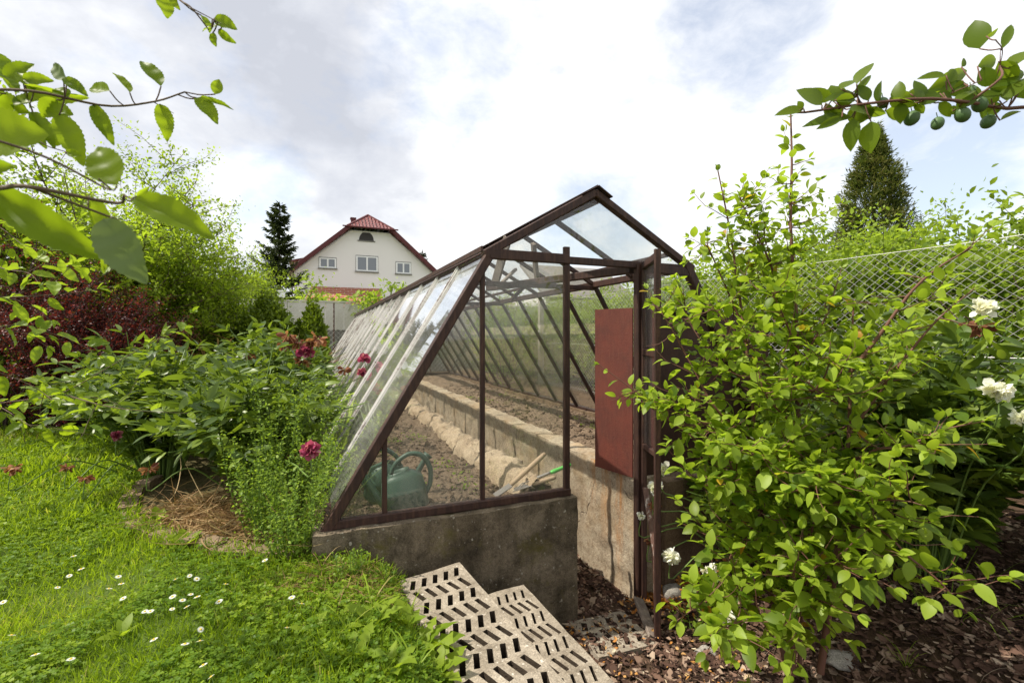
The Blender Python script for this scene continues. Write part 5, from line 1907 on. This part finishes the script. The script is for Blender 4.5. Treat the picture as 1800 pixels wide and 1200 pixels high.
for pts, r_, dens in STEMS:
    path = smooth_path([D(p) - SB for p in pts], 22)
    wd.tube(path, np.linspace(r_, r_ * .25, 22), 7, cap=False)
    leafy(lf, path, .050 / max(dens, .4), .080, .16 if r_ > .0095 else .1, .9, .08, .05, .38, 0, 1, True)
    Ls = np.linalg.norm(np.diff(path, axis=0), axis=1).sum()
    m = int(Ls * 25 * dens)
    for j in range(m):
        f_ = rng.uniform(.12 if r_ < .0095 else .2, .97)
        i = int(f_ * 20)
        q_ = path[i] + SB
        vpx = HY - F * (q_[2] - CAMZ) / q_[1]
        if rng.uniform() < (.30 if vpx < 430 else .12 if vpx < 560 else 0.):
            continue
        big = 1.18 if vpx > 800 else 1. if vpx > 450 else .8
        dr = norm(rng.normal(size=3) * [1, 1, .5] + [0, 0, .25])
        L = rng.uniform(.10, .34) * (1.2 - .6 * f_)
        sp = rwalk(path[i], dr, L, 5, .16, .10)
        wd.tube(sp, np.linspace(.0028, .001, 6), 4, cap=False)
        leafy(lf, sp, .031 * big, .080 * big, .1, .9, .10, .05, .36, 0, 1, True)
wd.build('branches', MAT['twig'], qo, smooth=True)


def shrub_keep(P):                       # the leaves stop short of the open door, but for two shoots reaching past it
    Q = P + SB
    u, v = CX + F * Q[:, 0] / Q[:, 1], HY - F * (Q[:, 2] - CAMZ) / Q[:, 1]
    edge = 1172 + 18 * np.sin(v * .045) + 10 * rng.normal(size=len(P))
    shoot = (v > 615) & (v < 730) & (v < 640 + .55 * (u - 1040) + 40)
    return (u > edge) | (shoot & (u > 1030)) | ((v > 505) & (v < 560) & (u > 1130))


lf.flush(leaf_tpl(6, .60, .13, .22, .85), shrub_keep)
lf.build('foliage', MAT['l_shrub'], qo, smooth=True)

# ------------------------------------------------------------------ white peonies at the right
Bs = np.array([2.35, 2.75, -.22])
wp, wb = peony(Bs, 130, .85, 1.3, 'dark leafed peony with large white blooms before the chain link fence', lsz=.125)
for (u, v, Y, r_, ax) in ((1725, 545, 2.45, .06, (0, -.4, .9)), (1752, 683, 2.05, .055, (.2, -.7, -.4)), (1797, 735, 2.0, .04, (0, -.8, .2))):
    bloom(wp, wb, u, v, Y, r_, 'white', ax)
for (u, v, Y, r_) in ((1722, 572, 2.47, .06), (1518, 755, 2.9, .045), (1670, 585, 2.8, .035)):
    bloom(wp, wb, u, v, Y, r_, 'dead')
Bs = np.array([1.62, 2.95, -.40])
wp2, wb2 = peony(Bs, 75, .55, .82, 'dark peony with spent white blooms hanging behind the open door', lsz=.11)
for (u, v, Y, r_, kd) in ((1165, 822, 2.8, .045, 'white'), (1152, 855, 2.85, .045, 'white'), (1128, 905, 2.98, .028, 'white'), (1142, 948, 2.95, .03, 'dead'), (1180, 975, 2.78, .05, 'white'), (1150, 885, 2.9, .04, 'dead'), (1330, 770, 2.8, .05, 'white'), (1245, 1000, 2.5, .04, 'white'), (1275, 1080, 2.35, .045, 'white')):
    bloom(wp2, wb2, u, v, Y, r_, kd, (-.3, -.6, -.4))
Bs = np.array([3.05, 2.35, -.2])
wp3, wb3 = peony(Bs, 80, .7, .95, 'dark peony clump at the right edge without blooms', lsz=.125)
Bs = np.array([2.1, 3.6, -.1])
wp4, wb4 = peony(Bs, 60, .6, .9, 'shaded peony clump behind the leafy shrub, close to the greenhouse side', lsz=.11)

# trailing grass blades at the right, dead stalks
grasses((2.15, 2.35, float(gh(2.15, 2.35))), 22, .55, 'loose green grass tuft under the white peony', 'l_mint', spread=.2, wid=.3, name='grass_tuft')
rosette(1595, 1180, 14, .13, 'small bright green grass tuft in the bark right of the shrub', 2.6, TPL_STRAP, 'grass_tuft', 'l_grass', 'grass tuft', .8)

# ------------------------------------------------------------------ bark mulch
def chips_at(x, y, z, mb, l0, l1, r=None):
    n = len(x)
    L = rng.uniform(l0, l1, n) * rng.uniform(.5, 1., n)
    w_ = L * rng.uniform(.3, .7, n)
    th = L * rng.uniform(.10, .22, n)
    sg = np.array([(-1, -1, -1), (1, -1, -1), (1, 1, -1), (-1, 1, -1), (-1, -1, 1), (1, -1, 1), (1, 1, 1), (-1, 1, 1)], float) * .5
    v = sg[None] * np.stack([L, w_, th], -1)[:, None] * (1 + .35 * rng.normal(size=(n, 8, 3)) * [1, 1, .3])
    a, tx, ty = rng.uniform(0, 6.28, n), .3 * rng.normal(size=n), .3 * rng.normal(size=n)
    ca, sa = np.cos(a)[:, None], np.sin(a)[:, None]
    X_, Y_ = v[..., 0] * ca - v[..., 1] * sa, v[..., 0] * sa + v[..., 1] * ca
    Z_ = v[..., 2] + X_ * tx[:, None] + Y_ * ty[:, None]
    P = np.stack([X_ + x[:, None], Y_ + y[:, None], Z_ + z[:, None]], -1)
    f = np.array([(0, 3, 2, 1), (4, 5, 6, 7), (0, 1, 5, 4), (1, 2, 6, 5), (2, 3, 7, 6), (3, 0, 4, 7)])
    F_ = (f[None] + (np.arange(n) * 8)[:, None, None]).reshape(-1, 4)
    mb.add(P.reshape(-1, 3), F_, np.repeat(rng.uniform(0, 1, n) if r is None else r, 8))


n = 15000
y = 1.25 * (4.6 / 1.25) ** rng.uniform(0, 1, n)
x = rng.uniform(-.05, 1.35, n) * y
s, t = to_st(x, y)
ok = (s > .62 + .12 * rng.normal(size=n)) & (s < 4.4) & ~((t > -.08) & ((s < 1.40) | (s > 1.86))) & ~((t > -.05) & (s > 1.86))
ok &= ~((s > .30) & (s < .97) & (t > -1.25) & (t < -.1))
x, y = x[ok], y[ok]
b = MB()
chips_at(x, y, gh(x, y) + .012 + .012 * rng.uniform(0, 1, len(x)), b, .016, .06)
# inside the sunken aisle
n = 1800
s_, t_ = rng.uniform(1.40, 1.86, n), rng.uniform(0, 1, n) ** 1.6 * 5.
g_ = np.array([G(q, w, 0) for q, w in zip(s_, t_)])
chips_at(g_[:, 0], g_[:, 1], np.full(n, -.645), b, .02, .07)
n = 14000
y = 1.3 * (4.2 / 1.3) ** rng.uniform(0, 1, n)
x = rng.uniform(-.05, 1.35, n) * y
s, t = to_st(x, y)
ok = (s > .66 + .15 * rng.normal(size=n)) & (s < 4.2) & ~((t > -.08) & ((s < 1.40) | (s > 1.86))) & ~((s > .30) & (s < .97) & (t > -1.25) & (t < -.1)) & (t < .6)
x, y = x[ok], y[ok]
chips_at(x, y, gh(x, y) + .02 + .016 * rng.uniform(0, 1, len(x)), b, .006, .022)
n = 900
y = 1.3 * (3.6 / 1.3) ** rng.uniform(0, 1, n)
x = rng.uniform(.05, 1.3, n) * y
s, t = to_st(x, y)
ok = (s > 1.0) & (t < -.1)
x, y = x[ok], y[ok]
n = len(x)
b.leaves(np.stack([x, y, gh(x, y) + .035], -1), rng.normal(size=(n, 3)) * [1, 1, .12], UP + .6 * rng.normal(size=(n, 3)), rng.uniform(.04, .16, n), rng.uniform(.5, 1, n), .5)
b.flush(TPL_STRAP)
b.build('bark_mulch', MAT['barkchip'], kind='stuff')

# fallen petals
b = MB()
n = 1100
c_ = GP(1150, 1050)
x, y = c_[0] + .14 * rng.normal(size=n) + .03, c_[1] + .11 * rng.normal(size=n)
s, t = to_st(x, y)
ok = ~((t > -.03) & (s < 1.4)) & (t < -.02)
x, y = x[ok], y[ok]
n = len(x)
b.leaves(np.stack([x, y, gh(x, y) + .03 + .015 * rng.uniform(0, 1, n)], -1), rng.normal(size=(n, 3)) * [1, 1, .4], UP + .8 * rng.normal(size=(n, 3)), rng.uniform(.016, .042, n), rng.uniform(0, .9, n), .6)
n = 420
x = rng.uniform(.2, 1.3, n) * 1
y = rng.uniform(1.7, 3.0, n)
s, t = to_st(x, y)
ok = (t < -.08) & (s > .95)
x, y = x[ok], y[ok]
n = len(x)
b.leaves(np.stack([x, y, gh(x, y) + .034], -1), rng.normal(size=(n, 3)) * [1, 1, .3], UP + .6 * rng.normal(size=(n, 3)), rng.uniform(.012, .03, n), rng.uniform(.5, 1, n), .7)
b.flush(TPL_PETAL)
b.build('fallen_petals', MAT['orange_petal'], kind='stuff', smooth=True)

# sparse weeds in the soil beds
def bed_weeds(s0, s1, z, n, label):
    m = MB()
    k_ = 60
    for i in range(n):
        c = np.array([rng.uniform(s0, s1), .5 + 5 * rng.uniform() ** 1.2, z])
        q = rng.integers(10, k_)
        p = c + rng.normal(size=(q, 3)) * [.06, .10, .0] + [0, 0, .0]
        m.leaves(p, rng.normal(size=(q, 3)) * [1, 1, .5] + [0, 0, .5], UP + .5 * rng.normal(size=(q, 3)), rng.uniform(.012, .03, q), rng.uniform(0, 1, q))
    m.flush(TPL_OV3)
    m.build('bed_weeds', MAT['l_dand'], loc=GL, rot=TH, smooth=True, kind='stuff')


bed_weeds(.4, 1.0, .10, 14, '')
bed_weeds(2.2, 2.9, .13, 9, '')


# ------------------------------------------------------------------ branches hanging into the picture
def branch_thing(name, anchor, label, cat, grp=None):
    return empty(name, anchor, label, cat, grp)


def shaped_leaf(mb, pb, pt, wpx, Y, curve=0., r=None, dt=0., tilt=.5):
    """one leaf from its stalk end to its tip: real length and width at distance Y, turned partly to the viewer"""
    A, B = W(*pb, Y), W(*pt, Y + dt)
    d = B - A
    L = np.linalg.norm(d)
    view = norm(A - np.array([0, 0, CAMZ]))
    nr = norm(-view * (1 - tilt) + UP * tilt * (1 if rng.uniform() < .9 else -1) + .25 * rng.normal(size=3))
    mb.leaves(A, d, nr, L, rng.uniform(0, 1) if r is None else r, min(1.6, wpx / F * Y / (L * .56) * 1.05))


def serr_leaf():
    n = 22
    v = [(0, 0, 0)]
    for i in range(1, n):
        y = i / n
        w = .28 * math.sin(math.pi * y ** .82) ** .75 * (1.04 if i % 2 else .95)
        z = -.20 * y * y + .012 * math.sin(y * 19)
        v += [(-w, y + .012 * (i % 2), z + w * .42 + .02 * math.sin(y * 11)), (-w * .5, y, z + w * .14 + .012 * (i % 2)), (0, y, z - .012), (w * .5, y, z + w * .14 + .012 * (i % 2)), (w, y + .012 * (i % 2), z + w * .36 + .02 * math.sin(y * 9 + 1))]
    v.append((0, 1.02, -.2))
    t = [(0, 1 + q + 1, 1 + q) for q in range(4)]
    q_ = []
    for i in range(n - 2):
        a = 1 + 5 * i
        q_ += [(a + c, a + c + 1, a + c + 6, a + c + 5) for c in range(4)]
    a = len(v) - 6
    t += [(a + c, a + c + 1, a + 5) for c in range(4)]
    return np.array(v, float), [np.array(t), np.array(q_)]


TPL_SERR = serr_leaf()


def hang_branch(name, label, cat, paths, leaves, Y, mat, tpl=TPL_SERR, wood='bark', grey=(), grp=None, tilt=.35):
    anchor = W(*paths[0][0][0], Y)
    o = empty(name, anchor, label, cat, grp)
    wd, lf, gf = MB(), MB(), MB()
    ends = []
    for pts, r_ in paths:
        p_ = smooth_path([W(u, v, Y) + [0, .03 * math.sin(u * .05), 0] for u, v in pts], 18)
        wd.tube(p_, np.linspace(r_, r_ * .45, 18), 7)
        ends.append(p_)
    allp = np.concatenate(ends)
    for i, L in enumerate(leaves):
        pb, pt, w_ = L[:3]
        m = gf if i in grey else lf
        yy = Y + rng.uniform(-.02, .03)
        shaped_leaf(m, pb, pt, w_, yy, tilt=tilt)
        A = W(*pb, yy)
        q = allp[np.argmin(np.linalg.norm(allp - A, axis=1))]
        wd.tube(smooth_path([q, (q + A) / 2 + [0, 0, -.003], A], 6), .0011 * Y / .8, 5)
    wd.build('twig', MAT[wood], o, origin=anchor, smooth=True)
    lf.flush(tpl)
    lf.build('foliage', MAT[mat], o, origin=anchor, smooth=True)
    if grey:
        gf.flush(tpl)
        gf.build('pale_foliage', MAT['l_grey'], o, origin=anchor, smooth=True)
    return o


AG = 'apple branches hanging in from the left'
hang_branch('apple_branch', 'long thin apple branch reaching across the grey clouds', 'branch',
            [([(-60, 160), (80, 172), (160, 172), (260, 173), (345, 177)], .0028), ([(20, 150), (60, 215), (100, 262), (125, 270)], .0015), ([(260, 173), (285, 186)], .001)],
            [((283, 152), (248, 98), 28), ((228, 163), (203, 122), 20), ((193, 160), (151, 150), 26), ((281, 183), (297, 243), 27), ((163, 185), (197, 247), 24), ((345, 172), (383, 210), 28), ((378, 166), (385, 138), 18), ((350, 174), (405, 184), 10), ((104, 203), (143, 282), 38),
             ((55, 197), (96, 252), 24), ((45, 150), (140, 180), 28), ((40, 140), (86, 138), 22), ((118, 140), (84, 110), 24), ((112, 138), (150, 162), 20), ((-20, 90), (30, 148), 44), ((82, 192), (122, 196), 34), ((20, 185), (76, 166), 34), ((-10, 130), (35, 150), 30), ((10, 165), (-20, 210), 36),
             ((62, 235), (80, 258), 14), ((92, 255), (108, 237), 16), ((118, 268), (140, 272), 14), ((10, 140), (50, 108), 30), ((60, 160), (30, 120), 26), ((100, 175), (70, 205), 30), ((120, 172), (95, 150), 24), ((-20, 175), (40, 190), 40)],
            .85, 'l_apple', grey=(12,), grp=AG)
hang_branch('apple_branch', 'small apple twig tip hanging from the top edge', 'branch', [([(270, -60), (318, 2), (355, 33), (372, 58)], .0022), ([(355, 33), (385, 36)], .001)],
            [((355, 28), (372, 54), 18), ((376, 33), (413, 46), 24), ((384, 53), (410, 75), 14), ((374, 58), (377, 80), 14), ((372, 48), (353, 52), 10), ((372, 50), (384, 42), 12), ((283, -6), (297, 28), 28), ((300, -10), (312, 15), 14)], .85, 'l_apple', grp=AG)
hang_branch('apple_branch', 'near apple branch with big blurred leaves at the left edge', 'branch', [([(-80, 318), (0, 331), (100, 343), (172, 347), (240, 351)], .0030), ([(100, 343), (160, 372), (180, 376)], .0016)],
            [((-10, 335), (166, 452), 62), ((236, 350), (368, 402), 50), ((156, 345), (200, 470), 34), ((182, 385), (244, 492), 66), ((240, 345), (262, 330), 10)], .52, 'l_apple', grey=(3,), grp=AG)
hang_branch('apple_branch', 'two nearest round apple leaves low against the sky at the left edge', 'branch', [([(-90, 262), (-30, 250), (60, 268), (150, 318), (204, 326)], .0018)],
            [((-40, 240), (64, 228), 84), ((206, 326), (162, 250), 56), ((-60, 290), (10, 292), 40)], .5, 'l_apple', grp=AG)


def wild_branch(name, label, paths, Y, lsz, mat, step, grp, tpl=TPL_SERR, wood='bark', sub=6, tw=.0022):
    anchor = W(*paths[0][0], Y)
    o = empty(name, anchor, label, 'branch', grp)
    wd, lf = MB(), MB()
    for pts in paths:
        p_ = smooth_path([W(u, v, Y + .10 * math.sin(u * .013 + v * .02)) for u, v in pts], 18)
        wd.tube(p_, np.linspace(tw, tw * .4, 18), 6, cap=False)
        leafy(lf, p_, step, lsz, .05, .9, .12, .0, .4, 0, 1, True)
        for j in range(sub):
            i = rng.integers(3, 17)
            sp = rwalk(p_[i], norm(rng.normal(size=3)) + .4 * norm(p_[i] - p_[i - 1]), rng.uniform(.07, .18) * Y, 4, .2, .02)
            wd.tube(sp, np.linspace(tw * .5, tw * .25, 5), 4, cap=False)
            leafy(lf, sp, step, lsz, .2, .9, .12, 0, .4, 0, 1, True)
    wd.build('twig', MAT[wood], o, origin=anchor, smooth=True)
    lf.flush(tpl)
    lf.build('foliage', MAT[mat], o, origin=anchor, smooth=True)


MAT['l_apple2'] = leaf_mat('sunlit_apple_leaf', [(0, (.06, .13, .015)), (.5, (.12, .21, .025)), (1, (.20, .30, .05))], (.40, .55, .04), .42, .45)
wild_branch('apple_branch', 'sunlit apple branch crossing before the purple shrub', [[(-60, 520), (20, 522), (90, 518), (150, 512), (172, 508)], [(-60, 440), (0, 470), (50, 480), (70, 500)], [(-50, 600), (0, 575), (50, 572), (85, 590)]], 1.5, .068, 'l_apple2', .045, AG, sub=3)
wild_branch('apple_branch', 'leafy apple branch tips high at the left edge above the purple shrub', [[(-60, 380), (0, 400), (40, 430), (75, 440)], [(-70, 350), (10, 370), (60, 385), (100, 410)]], 1.9, .07, 'l_apple2', .045, AG, sub=5)
wild_branch('apple_branch', 'low apple branch rising from the left edge across the peonies', [[(-40, 712), (40, 703), (110, 690), (200, 640), (270, 600), (325, 578)], [(110, 692), (180, 712), (250, 722), (330, 726)]], 1.7, .066, 'l_apple2', .07, AG, sub=2)
wild_branch('apple_branch', 'shaded lowest apple branch over the sunny lawn at the left edge', [[(-60, 690), (0, 715), (40, 740), (60, 752)], [(-60, 640), (0, 655), (60, 680), (95, 705)]], 1.5, .07, 'l_apple', .05, AG, sub=3)

PL = [((1445, 185), (1408, 150), 40), ((1413, 192), (1366, 196), 18), ((1492, 166), (1446, 162), 26), ((1478, 157), (1504, 134), 24), ((1506, 148), (1530, 103), 26), ((1500, 168), (1538, 123), 11), ((1546, 184), (1540, 146), 36), ((1581, 180), (1577, 141), 22), ((1588, 177), (1632, 156), 22),
      ((1497, 206), (1418, 211), 22), ((1480, 206), (1440, 224), 14), ((1492, 192), (1536, 194), 24), ((1500, 208), (1493, 263), 26), ((1531, 213), (1525, 267), 34), ((1556, 195), (1608, 201), 26), ((1632, 157), (1722, 114), 26), ((1718, 117), (1762, 100), 24), ((1722, 86), (1712, 32), 36),
      ((1734, 64), (1762, 51), 11), ((1762, 86), (1782, 34), 15), ((1775, 120), (1806, 80), 24), ((1692, 142), (1648, 170), 22), ((1700, 148), (1676, 166), 26), ((1740, 158), (1800, 105), 44), ((1770, 178), (1812, 120), 40), ((1665, 200), (1692, 186), 16), ((1758, 212), (1800, 186), 10), ((1745, 150), (1720, 128), 20),
      ((1412, 190), (1402, 178), 10), ((1470, 190), (1450, 205), 18), ((1515, 190), (1560, 205), 18), ((1535, 188), (1510, 214), 18), ((1610, 184), (1625, 200), 14), ((1650, 180), (1676, 205), 18), ((1680, 180), (1715, 150), 20), ((1720, 178), (1765, 150), 26), ((1690, 118), (1700, 100), 12), ((1755, 108), (1790, 140), 26), ((1600, 165), (1570, 175), 16)]
for i in range(34):
    u = rng.uniform(1450, 1830)
    v = 186 - .02 * (u - 1450) - (rng.uniform(0, 60) if u > 1650 else rng.uniform(0, 12))
    an_ = rng.uniform(0, 6.28)
    L_ = rng.uniform(28, 58)
    PL.append(((u, v), (u + L_ * math.cos(an_), v + .7 * L_ * math.sin(an_)), L_ * rng.uniform(.35, .6)))
o = hang_branch('plum_branch', 'plum branch with unripe green plums reaching in at the upper right', 'branch', [([(1880, 178), (1800, 180), (1700, 182), (1600, 186), (1500, 189), (1425, 188), (1405, 182)], .0042), ([(1700, 182), (1735, 150), (1765, 112), (1800, 100), (1850, 90)], .0026), ([(1600, 186), (1650, 170), (1710, 150)], .0018), ([(1500, 189), (1515, 150), (1535, 120)], .0012), ([(1725, 86), (1745, 98), (1765, 112)], .0012), ([(1765, 110), (1762, 84)], .0011)],
                PL, 1.0, 'l_plum', TPL_OV6, 'twig', tilt=.25)
an = np.array(o.location)
for (u, v, r_) in ((1603, 208, 15), (1648, 217, 13), (1692, 202, 14), (1722, 184, 14), (1737, 214, 14), (1552, 181, 11), (1707, 163, 12)):
    c = W(u, v, 1.0 + rng.uniform(-.015, .035)) - an
    rr = r_ * (.70 + .14 * rng.uniform()) / F
    n_, m_ = 10, 14
    th = np.linspace(0, math.pi, n_)[:, None]
    ph = np.arange(m_)[None] * 2 * math.pi / m_
    P = np.stack([np.sin(th) * np.cos(ph), np.sin(th) * np.sin(ph), np.cos(th) * 1.18 + ph * 0], -1) * rr
    P *= (1 - .05 * np.exp(-((ph - 4.5) / .25) ** 2))[..., None] if P.ndim == 3 else 1
    tl = Matrix.Rotation(rng.uniform(-.7, .7), 3, 'Y')
    P = P.reshape(-1, 3) @ np.array(tl).T + c
    i = np.arange(n_ - 1)[:, None] * m_
    j = np.arange(m_)[None]
    f = np.stack([i + j, i + m_ + j, i + m_ + (j + 1) % m_, i + (j + 1) % m_], -1).reshape(-1, 4)
    pl = MB().add(P, f)
    pl.tube([c + [0, 0, rr], c + [0, .003, rr + .012]], .0009, 5)
    pl.build('plum', MAT['plum'], o, smooth=True)

for o in list(bpy.data.objects):
    if o.type == 'MESH' and o.name.startswith('glass_pane'):
        o.visible_shadow = True
print('OBJ', len(bpy.data.objects), 'VERTS', sum(len(m.vertices) for m in bpy.data.meshes))
